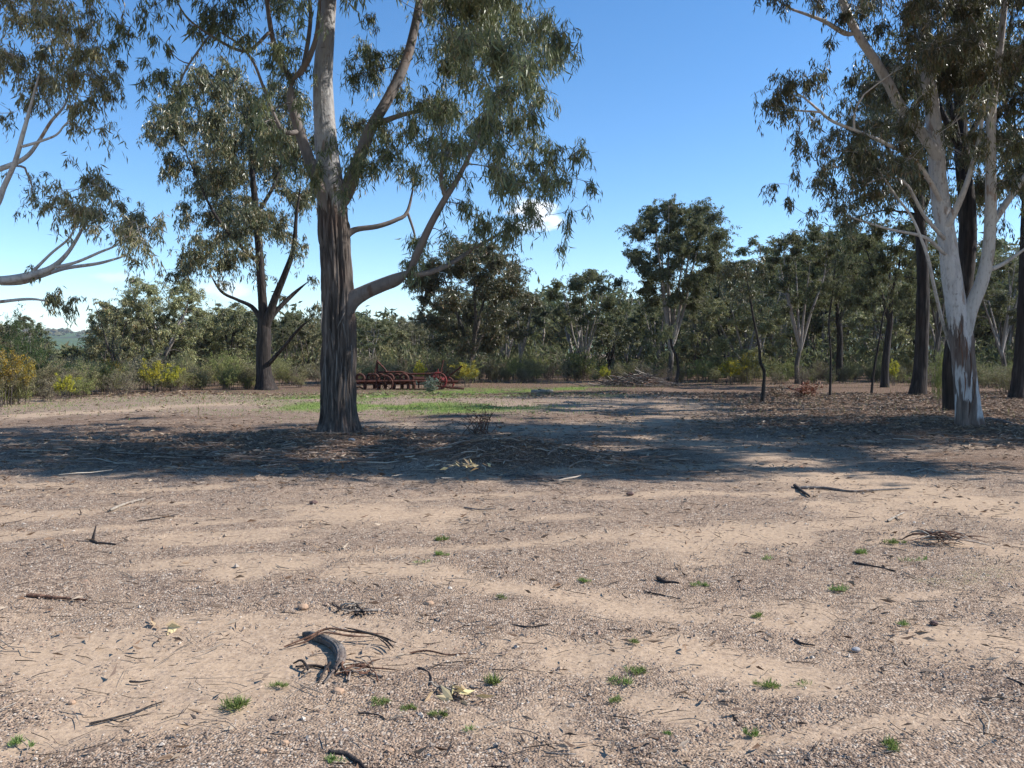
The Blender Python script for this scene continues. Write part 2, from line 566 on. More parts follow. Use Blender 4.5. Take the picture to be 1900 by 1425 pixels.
# ------------------------------------------------------------------ ground
def graded(lo, a, b, hi, fine, grow):
    mid = np.arange(a, b + 1e-6, fine)
    up, s, x = [], fine, b
    while x < hi:
        s *= grow
        x += s
        up.append(x)
    dn, s, x = [], fine, a
    while x > lo:
        s *= grow
        x -= s
        dn.append(x)
    return np.array(dn[::-1] + list(mid) + up)

SAND = [  # bare sandy streaks: photo points of both ends, width in metres, strength
    (0, 1190, 250, 1270, .30, 1), (100, 1200, 450, 1275, .33, 1), (200, 1290, 430, 1265, .25, .8), (300, 1160, 560, 1150, .30, .7), (480, 1057, 600, 1045, .20, .9), (690, 1062, 930, 1090, .22, 1),
    (980, 1098, 1200, 1122, .22, 1), (1150, 1125, 1500, 1140, .22, .8), (1250, 1003, 1420, 990, .40, 1), (930, 1190, 1100, 1210, .28, .8),
    (1230, 1200, 1480, 1240, .30, .9), (1750, 1165, 1900, 1195, .28, 1), (0, 1390, 200, 1320, .22, .9), (1540, 885, 1900, 955, .9, .9), (1240, 815, 1480, 850, .9, .7),
    (0, 774, 420, 750, .8, .8), (560, 950, 800, 965, .55, .7), (1240, 1280, 1300, 1310, .16, .8), (1700, 990, 1900, 1050, .35, .7), (0, 1130, 200, 1150, .35, .5),
    (450, 1380, 620, 1330, .15, .5), (1050, 1290, 1110, 1380, .14, .7), (900, 1330, 1000, 1370, .14, .6), (1520, 1190, 1760, 1200, .2, .6), (1500, 1080, 1750, 1130, .2, .4),
    (700, 790, 1000, 795, .7, .8), (1000, 800, 1300, 775, 1.0, .7), (900, 755, 1350, 750, 1.5, .6), (1270, 722, 1420, 718, 1.6, .8)]
GREEN = [(640, 737, 900, 728, 2.2, 1), (640, 754, 830, 757, 2.0, 1), (900, 722, 1080, 722, 1.6, .7), (500, 750, 600, 744, 1.6, .4), (1040, 730, 1110, 735, 1.2, .5), (1560, 1030, 1800, 1070, .5, .35),
         (0, 755, 560, 730, 2.4, .3)]

def stroke_field(X, Y, strokes, warp=0.5):
    f = np.zeros_like(X)
    wx = X + (fbm(xy3(X * 1.3, Y * 1.3), 3, 31) - .5) * warp
    wy = Y + (fbm(xy3(X * 1.3, Y * 1.3), 3, 32) - .5) * warp
    for x0, y0, x1, y1, w, s in strokes:
        a, b = G(x0, y0)[:2], G(x1, y1)[:2]
        ab = b - a
        t = np.clip(((wx - a[0]) * ab[0] + (wy - a[1]) * ab[1]) / (ab @ ab), 0, 1)
        d = np.hypot(wx - a[0] - t * ab[0], wy - a[1] - t * ab[1])
        f = np.maximum(f, s * np.exp(-(d / (w * 1.35)) ** 2))
    return f

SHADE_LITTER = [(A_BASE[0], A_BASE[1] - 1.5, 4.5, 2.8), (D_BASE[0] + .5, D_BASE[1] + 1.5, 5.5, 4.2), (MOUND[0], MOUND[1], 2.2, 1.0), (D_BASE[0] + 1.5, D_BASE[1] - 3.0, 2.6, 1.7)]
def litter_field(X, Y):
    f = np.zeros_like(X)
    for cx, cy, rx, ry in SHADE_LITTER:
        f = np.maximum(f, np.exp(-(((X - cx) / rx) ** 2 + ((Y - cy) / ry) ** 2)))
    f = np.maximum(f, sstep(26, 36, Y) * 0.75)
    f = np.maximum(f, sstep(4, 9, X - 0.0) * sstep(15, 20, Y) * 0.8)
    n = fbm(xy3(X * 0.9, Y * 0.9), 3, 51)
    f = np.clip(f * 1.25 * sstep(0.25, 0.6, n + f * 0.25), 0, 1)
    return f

def sand_field(X, Y):
    s = stroke_field(X, Y, SAND, 0.55)
    n = fbm(xy3((X * 0.82 + Y * 0.5) * 0.7, (Y - X * 0.25) * 2.2), 4, 41)
    s = np.maximum(s * (0.72 + 0.38 * sstep(.35, .6, fbm(xy3(X * 3, Y * 5), 3, 43))), 0.7 * sstep(0.48, 0.70, n) * sstep(20, 11, Y))
    return np.clip(s, 0, 1)

def green_field(X, Y):
    return np.clip(stroke_field(X, Y, GREEN, 1.6) * sstep(0.22, 0.55, fbm(xy3(X * .8, Y * .8), 3, 61)), 0, 1)

def build_ground():
    xs = graded(-4500, -7.5, 7.5, 4500, 0.082, 1.07)
    ys = graded(-40, 2.4, 12.5, 7000, 0.078, 1.05)
    X, Y = np.meshgrid(xs, ys)
    Z = gz(X, Y)
    near = sstep(26, 10, Y) * sstep(16, 9, np.abs(X))
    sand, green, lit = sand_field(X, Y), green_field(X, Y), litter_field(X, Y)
    lit = np.maximum(lit, sstep(9.2, 11.5, Y + .5 * (fbm(xy3(X * .7, Y * .7), 2, 53) - .5)) * sstep(27, 20, Y) * (.35 + .4 * fbm(xy3(X * .5, Y * 1.4), 3, 52)) * (1 - .8 * sand))  # red-brown earth band across the clearing; its dark colour also deepens the tree shade
    rough = fbm(xy3(X * 7, Y * 7), 2, 71) - .5
    Z = Z + near * rough * 0.030 * (1 - 0.6 * sand) + near * (vnoise(xy3(X * 15, Y * 15), 77) - .5) * 0.010 - 0.012 * sand * near
    nx, ny = len(xs), len(ys)
    i = (np.arange(ny - 1)[:, None] * nx + np.arange(nx - 1)[None]).reshape(-1)
    q = np.stack([i, i + 1, i + nx + 1, i + nx], -1)
    t = NT('dry gravelly ground')
    co = t.coord((1, 1, 1))
    s, g, li = t.attr('sand'), t.attr('green'), t.attr('litter')
    n_med = t.noise(co, 3.0, 5, 0.6)
    n_fine = t.noise(co, 28.0, 4, 0.65)
    cell = t.vor(t.coord((1.0, 1.0, 1.0)), 78.0, 'Color')
    cellx = t.n('SeparateColor')
    t.l(cell, cellx.inputs[0])
    cell2 = t.vor(co, 24.0, 'Color')
    c2 = t.n('SeparateColor')
    t.l(cell2, c2.inputs[0])
    gravel = t.ramp(cellx.outputs[0], [(0.0, (0.080, 0.056, 0.043)), (0.22, (0.190, 0.133, 0.097)), (0.5, (0.315, 0.222, 0.157)), (0.8, (0.415, 0.304, 0.22)), (1.0, (0.58, 0.485, 0.385))])
    gravel = t.mix(t.maprange(c2.outputs[1], 0.80, 0.86, 0, 0.5), gravel, (0.09, 0.064, 0.052))
    gravel = t.mix(t.maprange(n_med, 0.4, 0.65, 0, 0.4), gravel, (0.36, 0.25, 0.17))
    sandc = t.ramp(n_fine, [(0.3, (0.36, 0.255, 0.168)), (0.55, (0.455, 0.33, 0.225)), (0.75, (0.52, 0.385, 0.27))])
    sandc = t.mix(t.maprange(cellx.outputs[1], 0.86, 0.9, 0, 0.6), sandc, (0.26, 0.19, 0.15))
    n_br = t.noise(t.coord((1.0, 2.2, 1.0)), 5.5, 6, 0.7)
    sf = t.math('ADD', s, t.math('MULTIPLY', t.math('SUBTRACT', n_fine, 0.5), 0.8))
    sf = t.math('ADD', sf, t.math('MULTIPLY', t.math('SUBTRACT', n_br, 0.5), 1.15))
    col = t.mix(t.maprange(sf, 0.05, 1.0), gravel, sandc)
    litter_shade_col = t.ramp(cellx.outputs[2], [(0.0, (0.040, 0.022, 0.016)), (0.5, (0.13, 0.072, 0.046)), (0.85, (0.22, 0.14, 0.092)), (1.0, (0.40, 0.31, 0.23))])  # litter brown, toned down so the colour adds to the tree shade
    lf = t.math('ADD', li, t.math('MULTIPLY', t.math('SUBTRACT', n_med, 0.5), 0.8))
    col = t.mix(t.maprange(lf, 0.3, 0.75, 0, 0.85), col, litter_shade_col)
    grc = t.ramp(n_fine, [(0.3, (0.11, 0.17, 0.03)), (0.6, (0.21, 0.28, 0.06)), (0.8, (0.29, 0.31, 0.10))])
    gf = t.math('ADD', g, t.math('MULTIPLY', t.math('SUBTRACT', n_fine, 0.5), 0.7))
    col = t.mix(t.maprange(gf, 0.25, 0.75, 0, 0.9), col, grc)
    dist = t.vor(co, 78.0, 'Distance')
    h = t.math('ADD', t.math('MULTIPLY', dist, -0.8), n_fine)
    h = t.mix(t.maprange(s, 0.3, 0.8), h, t.math('MULTIPLY', n_fine, 0.5))
    mat = t.done(t.princ(col, 0.95, t.bump(h, 0.8, 0.016), 0.12))
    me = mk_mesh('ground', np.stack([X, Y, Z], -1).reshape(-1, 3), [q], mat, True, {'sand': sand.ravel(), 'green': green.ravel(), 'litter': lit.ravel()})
    link('ground', me, kind='structure')
build_ground()

def gravel():
    rng = np.random.default_rng(3)
    n = 205000
    y = 2.7 + (rng.random(n) ** 1.85) * 9.0
    x = (rng.random(n) - 0.5) * 2 * (0.64 * y + 0.6)
    sand = sand_field(x, y)
    clus = fbm(xy3(x * 1.7, y * 1.7), 3, 81)
    keep = rng.random(n) < np.clip((1.0 - 1.1 * sand) * (.25 + .75 * sstep(0.3, 0.6, clus)) + 0.04, 0.05, 1)
    x, y = x[keep], y[keep]
    n = len(x)
    size = 0.0026 + 0.0062 * rng.random(n) ** 2.2 + 0.008 * (rng.random(n) < 0.010)
    size *= 1 + 0.03 * (y - 3)
    base = np.array([[1, 0, -.3], [0, 1, -.3], [-1, 0, -.3], [0, -1, -.3], [0, 0, 0.9]], float)
    v = base[None] * rng.uniform(0.55, 1.25, (n, 5, 1)) + rng.normal(0, 0.16, (n, 5, 3))
    v *= np.stack([rng.uniform(.8, 1.4, n), rng.uniform(.7, 1.1, n), rng.uniform(.5, .9, n)], -1)[:, None]
    a = rng.random(n) * 6.283
    c, s = np.cos(a)[:, None], np.sin(a)[:, None]
    v = np.stack([v[..., 0] * c - v[..., 1] * s, v[..., 0] * s + v[..., 1] * c, v[..., 2]], -1) * size[:, None, None]
    v += np.stack([x, y, gz(x, y) + size * 0.12], -1)[:, None]
    tri = np.array([[0, 1, 4], [1, 2, 4], [2, 3, 4], [3, 0, 4]])
    f = (np.arange(n)[:, None, None] * 5 + tri[None]).reshape(-1, 3)
    link('gravel', mk_mesh('gravel', v.reshape(-1, 3), [f], M['pebble'], False), kind='stuff')
gravel()

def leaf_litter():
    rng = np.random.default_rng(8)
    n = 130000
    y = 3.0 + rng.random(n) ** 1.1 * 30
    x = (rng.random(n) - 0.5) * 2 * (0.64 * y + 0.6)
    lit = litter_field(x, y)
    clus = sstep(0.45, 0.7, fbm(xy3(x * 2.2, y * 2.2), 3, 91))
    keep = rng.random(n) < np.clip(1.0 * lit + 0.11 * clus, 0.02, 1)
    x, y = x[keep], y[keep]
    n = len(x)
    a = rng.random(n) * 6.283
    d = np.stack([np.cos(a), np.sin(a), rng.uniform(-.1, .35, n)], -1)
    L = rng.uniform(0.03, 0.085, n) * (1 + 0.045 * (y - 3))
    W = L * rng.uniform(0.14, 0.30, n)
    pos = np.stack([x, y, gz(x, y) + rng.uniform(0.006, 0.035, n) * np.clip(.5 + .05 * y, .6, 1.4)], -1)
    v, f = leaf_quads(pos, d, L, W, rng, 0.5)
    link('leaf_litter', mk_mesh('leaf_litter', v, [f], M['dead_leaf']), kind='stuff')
leaf_litter()

def twig_litter():
    rng = np.random.default_rng(12)
    tb = Tubes()
    k = 0
    while k < 2900:
        y = 3.0 + rng.random() ** 1.3 * 20
        x = (rng.random() - .5) * 2 * (0.64 * y + .5)
        l = float(litter_field(np.array([x]), np.array([y]))[0])
        if rng.random() > 0.25 + l:
            continue
        k += 1
        L = rng.uniform(0.03, 0.16) * (1 + .06 * (y - 3))
        a = rng.normal(0, 0.7) + (0 if rng.random() < .7 else rng.random() * 6.28)
        m = np.array([0, .5, 1.])[:, None]
        p = np.array([x, y, 0]) + (m - .5) * L * np.array([math.cos(a), math.sin(a), 0]) + np.array([[0, 0, 0], rng.normal(0, .1, 3) * L, [0, 0, 0]])
        p[:, 2] = gz(p[:, 0], p[:, 1]) + 0.006 + rng.uniform(0, 0.012, 3)
        r = rng.uniform(0.001, 0.003) * (1 + .05 * (y - 3))
        tb.add(p, [r, r * .9, r * .5], 3)
    link('twig_litter', tb.mesh('twig_litter', M['deadwood_dark'], False), kind='stuff')
    tb = Tubes()
    for k in range(500):
        y = 3.0 + rng.random() ** 1.2 * 16
        x = (rng.random() - .5) * 2 * (0.64 * y + .5)
        L = rng.uniform(0.05, 0.25)
        a = rng.random() * 6.28
        m = np.array([0, .5, 1.])[:, None]
        p = np.array([x, y, 0]) + (m - .5) * L * np.array([math.cos(a), math.sin(a), 0]) + np.array([[0, 0, 0], rng.normal(0, .1, 3) * L, [0, 0, 0]])
        p[:, 2] = gz(p[:, 0], p[:, 1]) + 0.008 + rng.uniform(0, 0.012, 3)
        r = rng.uniform(0.0016, 0.004)
        tb.add(p, [r, r * .9, r * .5], 3)
    link('twig_litter', tb.mesh('twig_litter', M['deadwood_pale'], False), kind='stuff')
twig_litter()

def bark_litter():
    """shed bark and broken twigs lying thick under the gums"""
    rng = np.random.default_rng(15)
    tb = Tubes()
    k = 0
    spots = [(A_BASE[0] - .5, A_BASE[1] - 2.6, 4.5, 1.6), (MOUND[0], MOUND[1], 2.4, 1.0), (D_BASE[0] + .8, D_BASE[1] - 2.2, 3.0, 1.5), (D_BASE[0], D_BASE[1] + 4, 7, 4)]
    while k < 1500:
        cx, cy, rx, ry = spots[rng.choice(4, p=[.36, .20, .20, .24])]
        x, y = cx + rng.normal(0, rx * .6), cy + rng.normal(0, ry * .6)
        if y < 9.0:
            continue
        k += 1
        L = rng.uniform(.10, .30) if rng.random() < .8 else rng.uniform(.3, .8)
        a = rng.normal(0, .8)
        m = np.linspace(-.5, .5, 4)[:, None]
        p = np.array([x, y, 0]) + m * L * np.array([math.cos(a), math.sin(a), 0]) + rng.normal(0, .04, (4, 3)) * L
        p[:, 2] = gz(p[:, 0], p[:, 1]) + .012 + abs(rng.normal(0, .02)) + rng.uniform(0, .02, 4)
        r = rng.uniform(.004, .013)
        tb.add(p, [r * .6, r, r * .9, r * .3], 4)
    link('bark_litter', tb.mesh('bark_litter', M['litter_wood'], False), kind='stuff')
bark_litter()

def ground_grass():
    rng = np.random.default_rng(21)
    n = 160000
    y = 14 + rng.random(n) * 32
    x = (rng.random(n) - .62) * 2 * (0.5 * y)
    g = green_field(x, y)
    keep = rng.random(n) < g * 1.0
    x, y = x[keep], y[keep]
    n = len(x)
    d = np.stack([rng.normal(0, .5, n), rng.normal(0, .5, n), np.ones(n)], -1)
    L = rng.uniform(0.03, 0.09, n)
    v, f = leaf_quads(np.stack([x, y, gz(x, y)], -1), d, L, L * 0.22, rng)
    link('grass', mk_mesh('grass', v, [f], M['grass']), kind='stuff')
    n = 16000
    y = 20 + rng.random(n) * 40
    x = (rng.random(n) - .5) * 2 * (0.64 * y)
    keep = rng.random(n) < 0.15 + 0.6 * sstep(34, 40, y) * (x < 30)
    x, y = x[keep], y[keep]
    n = len(x)
    d = np.stack([rng.normal(0, .35, n), rng.normal(0, .35, n), np.ones(n)], -1)
    L = rng.uniform(0.08, 0.30, n)
    v, f = leaf_quads(np.stack([x, y, gz(x, y)], -1), d, L, L * 0.06, rng)
    link('dry_grass', mk_mesh('dry_grass', v, [f], M['dry_grass']), kind='stuff')
ground_grass()

# ------------------------------------------------------------------ far hills
def hills():
    xs = np.linspace(-3600, 3600, 240)
    ys = np.linspace(900, 3300, 60)
    X, Y = np.meshgrid(xs, ys)
    rise = sstep(900, 2100, Y) * (1 - 0.5 * sstep(2100, 3300, Y))
    h = 42 + 70 * fbm(xy3(X / 900, Y / 900), 4, 101) * (0.6 + 0.4 * sstep(-900, 200, X))
    Z = rise * h - 2
    nx, ny = len(xs), len(ys)
    i = (np.arange(ny - 1)[:, None] * nx + np.arange(nx - 1)[None]).reshape(-1)
    t = NT('hill pasture')
    n = t.noise(t.coord((.004, .004, .004)), 1.0, 5, 0.6)
    c = t.ramp(n, [(0.40, (0.065, 0.10, 0.04)), (0.52, (0.085, 0.13, 0.05)), (0.58, (0.06, 0.07, 0.04)), (0.7, (0.05, 0.06, 0.04))])
    mat = t.done(t.princ(c, 0.95, spec=0.1))
    link('hills', mk_mesh('hills', np.stack([X, Y, Z], -1).reshape(-1, 3), [np.stack([i, i + 1, i + nx + 1, i + nx], -1)], mat, True), kind='structure')
    # far scattered trees on the hill: one mass too far to pick apart
    rng = np.random.default_rng(4)
    vs, fs, k = [], [], 0
    base = np.array([[1, 0, .2], [0, 1, .1], [-1, 0, .25], [0, -1, .1], [0, 0, 1], [.7, .7, .6], [-.7, .7, .6], [-.7, -.7, .6], [.7, -.7, .6], [0, 0, -.2]])
    tri = np.array([[0, 5, 8], [1, 6, 5], [2, 7, 6], [3, 8, 7], [5, 6, 4], [6, 7, 4], [7, 8, 4], [8, 5, 4], [0, 1, 5], [1, 2, 6], [2, 3, 7], [3, 0, 8], [1, 0, 9], [2, 1, 9], [3, 2, 9], [0, 3, 9]])
    px, py = rng.uniform(-1900, 1900, 5000), rng.uniform(1000, 2300, 5000)
    keep = fbm(xy3(px / 260, py / 260), 3, 111) > 0.52
    px, py = px[keep], py[keep]
    rise = sstep(900, 2100, py) * (1 - 0.5 * sstep(2100, 3300, py))
    pz = rise * (42 + 70 * fbm(xy3(px / 900, py / 900), 4, 101) * (0.6 + 0.4 * sstep(-900, 200, px))) - 2
    n = len(px)
    r = rng.uniform(4, 9, n)
    v = base[None] * rng.uniform(.75, 1.25, (n, 10, 1)) * r[:, None, None] + np.stack([px, py, pz + r * .3], -1)[:, None]
    f = (np.arange(n)[:, None, None] * 10 + tri[None]).reshape(-1, 3)
    link('hill_woods', mk_mesh('hill_woods', v.reshape(-1, 3), [f], M['leaf_bush']), kind='stuff')
hills()

# ------------------------------------------------------------------ thin air between here and the hills
def haze():
    t = NT('thin haze')
    v = t.n('VolumePrincipled')
    v.inputs['Color'].default_value = (0.86, 0.92, 1.0, 1)
    v.inputs['Density'].default_value = 0.00013
    v.inputs['Anisotropy'].default_value = 0.2
    t.l(v.outputs['Volume'], t.out.inputs['Volume'])
    x0, x1, y0, y1, z0, z1 = -4600, 4600, -120, 7100, -4.0, 130.0
    c = np.array([[x, y, z] for z in (z0, z1) for y in (y0, y1) for x in (x0, x1)], float)
    f = np.array([[0, 2, 3, 1], [4, 5, 7, 6], [0, 1, 5, 4], [2, 6, 7, 3], [0, 4, 6, 2], [1, 3, 7, 5]])
    link('haze', mk_mesh('haze', c, [f], t.m), kind='stuff')
haze()

# ------------------------------------------------------------------ trees
def surf_tube(name, pts, radii, mat, nu, nv, furrow=0.0, nfur=14, flare=0.0, lump=0.05, seed=0, furrow_top=None):
    """a trunk or limb with bark relief in its geometry"""
    pr = catmull(np.column_stack([pts, radii]), nv)
    c, r = pr[:, :3], np.maximum(pr[:, 3], 0.004)
    _, A, B = frames(c)
    th = np.arange(nu) * 2 * math.pi / nu
    s = np.concatenate([[0], np.cumsum(np.linalg.norm(np.diff(c, axis=0), axis=1))])
    ct, st = np.cos(th)[None], np.sin(th)[None]
    k = nfur / 6.283 * 1.6
    S = s[:, None]
    q = lambda m, vs: np.stack(np.broadcast_arrays(ct * m, st * m, S * vs), -1)
    n = 0
    if furrow:
        f1 = fbm(q(k, 1.0), 3, seed + 1)
        f2 = fbm(q(k * 2.2, 2.2), 2, seed + 2)
        f3 = fbm(q(k * 1.6, 0.55), 2, seed + 4)
        crev = np.maximum(np.exp(-((f1 - .5) / .050) ** 2), .7 * np.exp(-((f3 - .5) / .045) ** 2))
        n = furrow * (0.35 - 0.9 * crev + 0.9 * (f2 - .5) + 0.8 * (f1 - .5))
        if furrow_top:
            n = n * (0.06 + 0.94 * sstep(furrow_top + .5, furrow_top - .4, S + .8 * (fbm(q(1.2, .3), 2, seed + 9) - .5)))
    l = lump * 2 * (fbm(q(0.9, 0.9), 2, seed + 3) - .5)
    R = r[:, None] * (1 + l)
    if flare:
        root = 0.5 + 0.5 * np.cos(th * 5 + 1.3 * np.sin(th * 2 + seed))[None]
        R = R + r[0] * flare * np.exp(-S / 0.28) * (0.45 + 0.8 * root)
    R = R + n
    ring = c[:, None] + R[..., None] * (np.cos(th)[None, :, None] * A[:, None] + np.sin(th)[None, :, None] * B[:, None])
    i = np.arange(nv - 1)[:, None] * nu
    j = np.arange(nu)[None]
    j2 = (j + 1) % nu
    fq = np.stack([i + j, i + j2, i + nu + j2, i + nu + j], -1).reshape(-1, 4)
    v = np.vstack([ring.reshape(-1, 3), c[-1:] + 0.3 * (c[-1:] - c[-2:-1])])
    cap = np.stack([(nv - 1) * nu + j[0], (nv - 1) * nu + j2[0], np.full(nu, nv * nu)], -1)
    return mk_mesh(name, v, [fq, cap], mat, True)

def grow(lines, clumps, rng, twigs=16, leaves=16, leaf_len=(0.10, 0.17), leaf_w=0.16, droop=0.9, min_z=0.0, bare=(), br_scale=1.0, twig_r=0.0035, order_bias=0.5, sides=(6, 4, 3), soft=.72):
    """lines: [(pts, radii)] skeleton already modelled as trunk and limbs; clumps: [(centre, (rx,ry,rz), dens)].
    Returns (Tubes of branches, leaf verts, leaf faces)."""
    N = np.concatenate([l[0] for l in lines])
    Rn = np.concatenate([l[1] for l in lines])
    T = np.concatenate([np.gradient(l[0], axis=0) for l in lines])
    T /= np.maximum(np.linalg.norm(T, axis=1, keepdims=True), 1e-9)
    ok = N[:, 2] > min_z
    N, Rn, T = N[ok], Rn[ok], T[ok]
    tb = Tubes()
    lp, ld, ll = [], [], []
    cs = np.array([c[0] for c in clumps])
    d0 = np.array([np.min(np.linalg.norm(N - c, axis=1)) for c in cs])
    for ci in np.argsort(d0):
        c, rad, dens = clumps[ci][:3]
        big = clumps[ci][3] if len(clumps[ci]) > 3 else 1.0
        c = np.asarray(c)
        rad = np.asarray(rad, float)
        dd = np.linalg.norm(N - c, axis=1)
        cost = dd + order_bias * np.maximum(0, N[:, 2] - c[2]) + 0.15 * np.maximum(0, 0.02 - Rn) * 50 * dd
        k = int(np.argmin(cost))
        p0, t0, L = N[k], T[k], dd[k]
        # skeleton branch
        m = max(5, int(L / 0.22) + 2)
        u = np.linspace(0, 1, m)[:, None]
        out = (c - p0) / max(L, 1e-6)
        ctl = p0 + (t0 * 0.5 + out * 0.5 + np.array([0, 0, 0.25])) * L * 0.45
        pts = (1 - u) ** 2 * p0 + 2 * u * (1 - u) * ctl + u ** 2 * c
        w = np.cumsum(rng.normal(0, 0.025 * L, (m, 3)), axis=0) * np.sin(u * math.pi) * 0.6
        pts = pts + w
        r0 = min(Rn[k] * 0.75, (0.010 + 0.011 * L) * br_scale)
        r1 = max(twig_r * 1.3, r0 * 0.35)
        rr = np.linspace(r0, r1, m)
        if L > 0.08:
            tb.add(pts, rr, sides[0] if r0 > 0.02 else sides[1])
        tt = np.gradient(pts, axis=0)
        tt /= np.maximum(np.linalg.norm(tt, axis=1, keepdims=True), 1e-9)
        N, Rn, T = np.vstack([N, pts[1:]]), np.concatenate([Rn, rr[1:]]), np.vstack([T, tt[1:]])
        # twigs
        nt = max(3, int(twigs * dens))
        starts = pts[-max(2, m // 3):]
        st = tt[-max(2, m // 3):]
        for q in range(nt):
            g = rng.normal(size=3)
            g = g / np.linalg.norm(g) * min(1.5, abs(rng.normal(0, soft)) + .1)
            e = c + g * rad
            j = rng.integers(len(starts))
            s0 = starts[j]
            LL = np.linalg.norm(e - s0)
            u4 = np.array([0, .5, 1.0])[:, None]
            ct = s0 + (e - s0) * 0.5 + np.array([0, 0, 0.28 * LL]) + st[j] * 0.15 * LL
            pp = (1 - u4) ** 2 * s0 + 2 * u4 * (1 - u4) * ct + u4 ** 2 * e
            tb.add(pp, np.linspace(twig_r * 1.4, twig_r * 0.6, 3), sides[2])
            nl = max(2, int(leaves * rng.uniform(0.6, 1.4)))
            uu = 0.35 + 0.65 * rng.random(nl) ** 0.6
            uu = uu[:, None]
            base = (1 - uu) ** 2 * s0 + 2 * uu * (1 - uu) * ct + uu ** 2 * e
            base = base + rng.normal(0, 0.03, (nl, 3)) * (leaf_len[1] / 0.17)
            hd = rng.normal(0, 0.45, (nl, 3))
            hd[:, 2] = -droop + rng.normal(0, 0.35, nl)
            if droop > .7:      # part of the spray trails below the twig end
                hang = rng.random(nl) < .34
                fall = rng.random(nl) * rng.uniform(.08, .30) * leaf_len[1] / .17
                drop = e + np.stack([np.sin(fall * 9 + q) * .03, np.cos(fall * 7 + q) * .03, -fall], -1) + rng.normal(0, .018, (nl, 3))
                base = np.where(hang[:, None], drop, base)
                hd[hang, :2] *= .75
            lp.append(base)
            ld.append(hd)
            ll.append(rng.uniform(*leaf_len, nl) * big)
    lp, ld, ll = np.concatenate(lp), np.concatenate(ld), np.concatenate(ll)
    v, f = leaf_quads(lp, ld, ll, ll * leaf_w * rng.uniform(.7, 1.3, len(ll)), rng)
    return tb, v, f

def hero_tree(name, label, base_px, depth, limbs, clumps, bark, limb_bark, leaf, rng, extra=(), nu=96, furrow=0.0, nfur=14, flare=0.35, depth_sd=1.2, group=None, thick=False, slim=1.0, limb_slim=1.0, furrow_top=None, **kw):
    """limbs in photograph pixels (px, py, depth offset, width px); the first is the trunk. clumps (px, py, r px[, depth offset][, density])."""
    b = P(base_px[0], base_px[1], depth)
    b[2] = float(gz(b[0], b[1])) - 0.04
    root = thing(name, label, 'tree', b, group=group)
    lines = []
    limbs = [[(a, b_, c, w * (slim if li == 0 else limb_slim)) for a, b_, c, w in L] for li, L in enumerate(limbs)]
    for li, L in enumerate(limbs):
        pts = np.array([P(p[0], p[1], depth + p[2]) - b for p in L])
        rad = np.array([p[3] * 0.5 / FPX * (depth + p[2]) for p in L])
        rad[-1] = min(rad[-1], 0.008)
        if li == 0:
            pts[0] = (pts[0][0], pts[0][1], -0.05)
        else:   # root the limb inside the wood it grows from
            allp, allr = np.concatenate([l[0] for l in lines]), np.concatenate([l[1] for l in lines])
            q = pts[0] - np.array([0, 0, rad[0] * 1.5])
            k = int(np.argmin(np.linalg.norm(allp - q, axis=1)))
            pts = np.vstack([allp[k] * 0.75 + q * 0.25, pts])
            rad = np.concatenate([[min(allr[k] * 0.7, rad[0] * 0.75)], rad])
            rad[1] = min(rad[1], max(allr[k] * 0.95, 0.006))
        length = np.sum(np.linalg.norm(np.diff(pts, axis=0), axis=1))
        nv = int(max(14, length / (0.032 if li == 0 and furrow else 0.08)))
        n_u = nu if li == 0 else int(np.clip(rad[0] * 220, 10, 40))
        me = surf_tube('trunk' if li == 0 else 'limb', pts, rad, bark if li == 0 else limb_bark, n_u, nv,
                       furrow if li == 0 else 0.0, nfur, flare if li == 0 else 0.0, 0.05 if li == 0 else 0.10, 200 + li * 7 + int(base_px[0]), furrow_top)
        link('trunk' if li == 0 else 'limb', me, root)
        pr = catmull(np.column_stack([pts, rad]), max(8, int(length / 0.15)))
        lines.append((pr[:, :3], pr[:, 3]))
    cl = []
    more = [(c[0] + RNG.normal(0, .45) * c[2], c[1] + RNG.normal(0, .4) * c[2], c[2] * RNG.uniform(.7, .95)) for c in clumps if thick and c[2] >= 38]
    for c in list(clumps) + more:
        px, py, r = c[:3]
        dd = c[3] if len(c) > 3 and c[3] is not None else float(np.clip(rng.normal(0, depth_sd), -2.2 * depth_sd, 2.2 * depth_sd))
        dens = c[4] if len(c) > 4 else 1.0
        R = 1.12 * r / FPX * (depth + dd)
        n_sub = 1 if R < 0.45 else (2 if R < 0.8 else 4)
        ctr = P(px, py, depth + dd) - b
        if n_sub == 1:
            cl.append((ctr, (R, R, R * 0.9), dens * max(0.35, (R / 0.42) ** 2)))
        else:
            for q in range(n_sub):
                g = rng.normal(size=3)
                g = g / np.linalg.norm(g) * R * 0.5
                g[1] *= 1.6
                rr = R * rng.uniform(0.55, 0.75)
                cl.append((ctr + g, (rr, rr * 1.1, rr * 0.8), dens * (rr / 0.42) ** 2))
    for (lp_, lr_) in lines[1:]:
        R = 0.018 * depth ** .5 * 4.2
        cl.append((lp_[-1] + [0, 0, R * .3], (R, R, R * .9), .7))
    for (x, y, z, r, dens) in extra:   # crown above or beside the frame, world offsets from the base
        cl.append((np.array([x, y, z], float), (r, r, r * .8), dens * (r / 0.42) ** 2 * (.34 if thick else 1), 1.7 if thick else 1.0))
    tb, v, f = grow(lines, cl, rng, **kw)
    link('branches', tb.mesh('branches', limb_bark), root, kind='stuff')
    link('crown', mk_mesh('crown', v, [f], leaf), root, kind='stuff')
    return root, b

RNG = np.random.default_rng(2024)

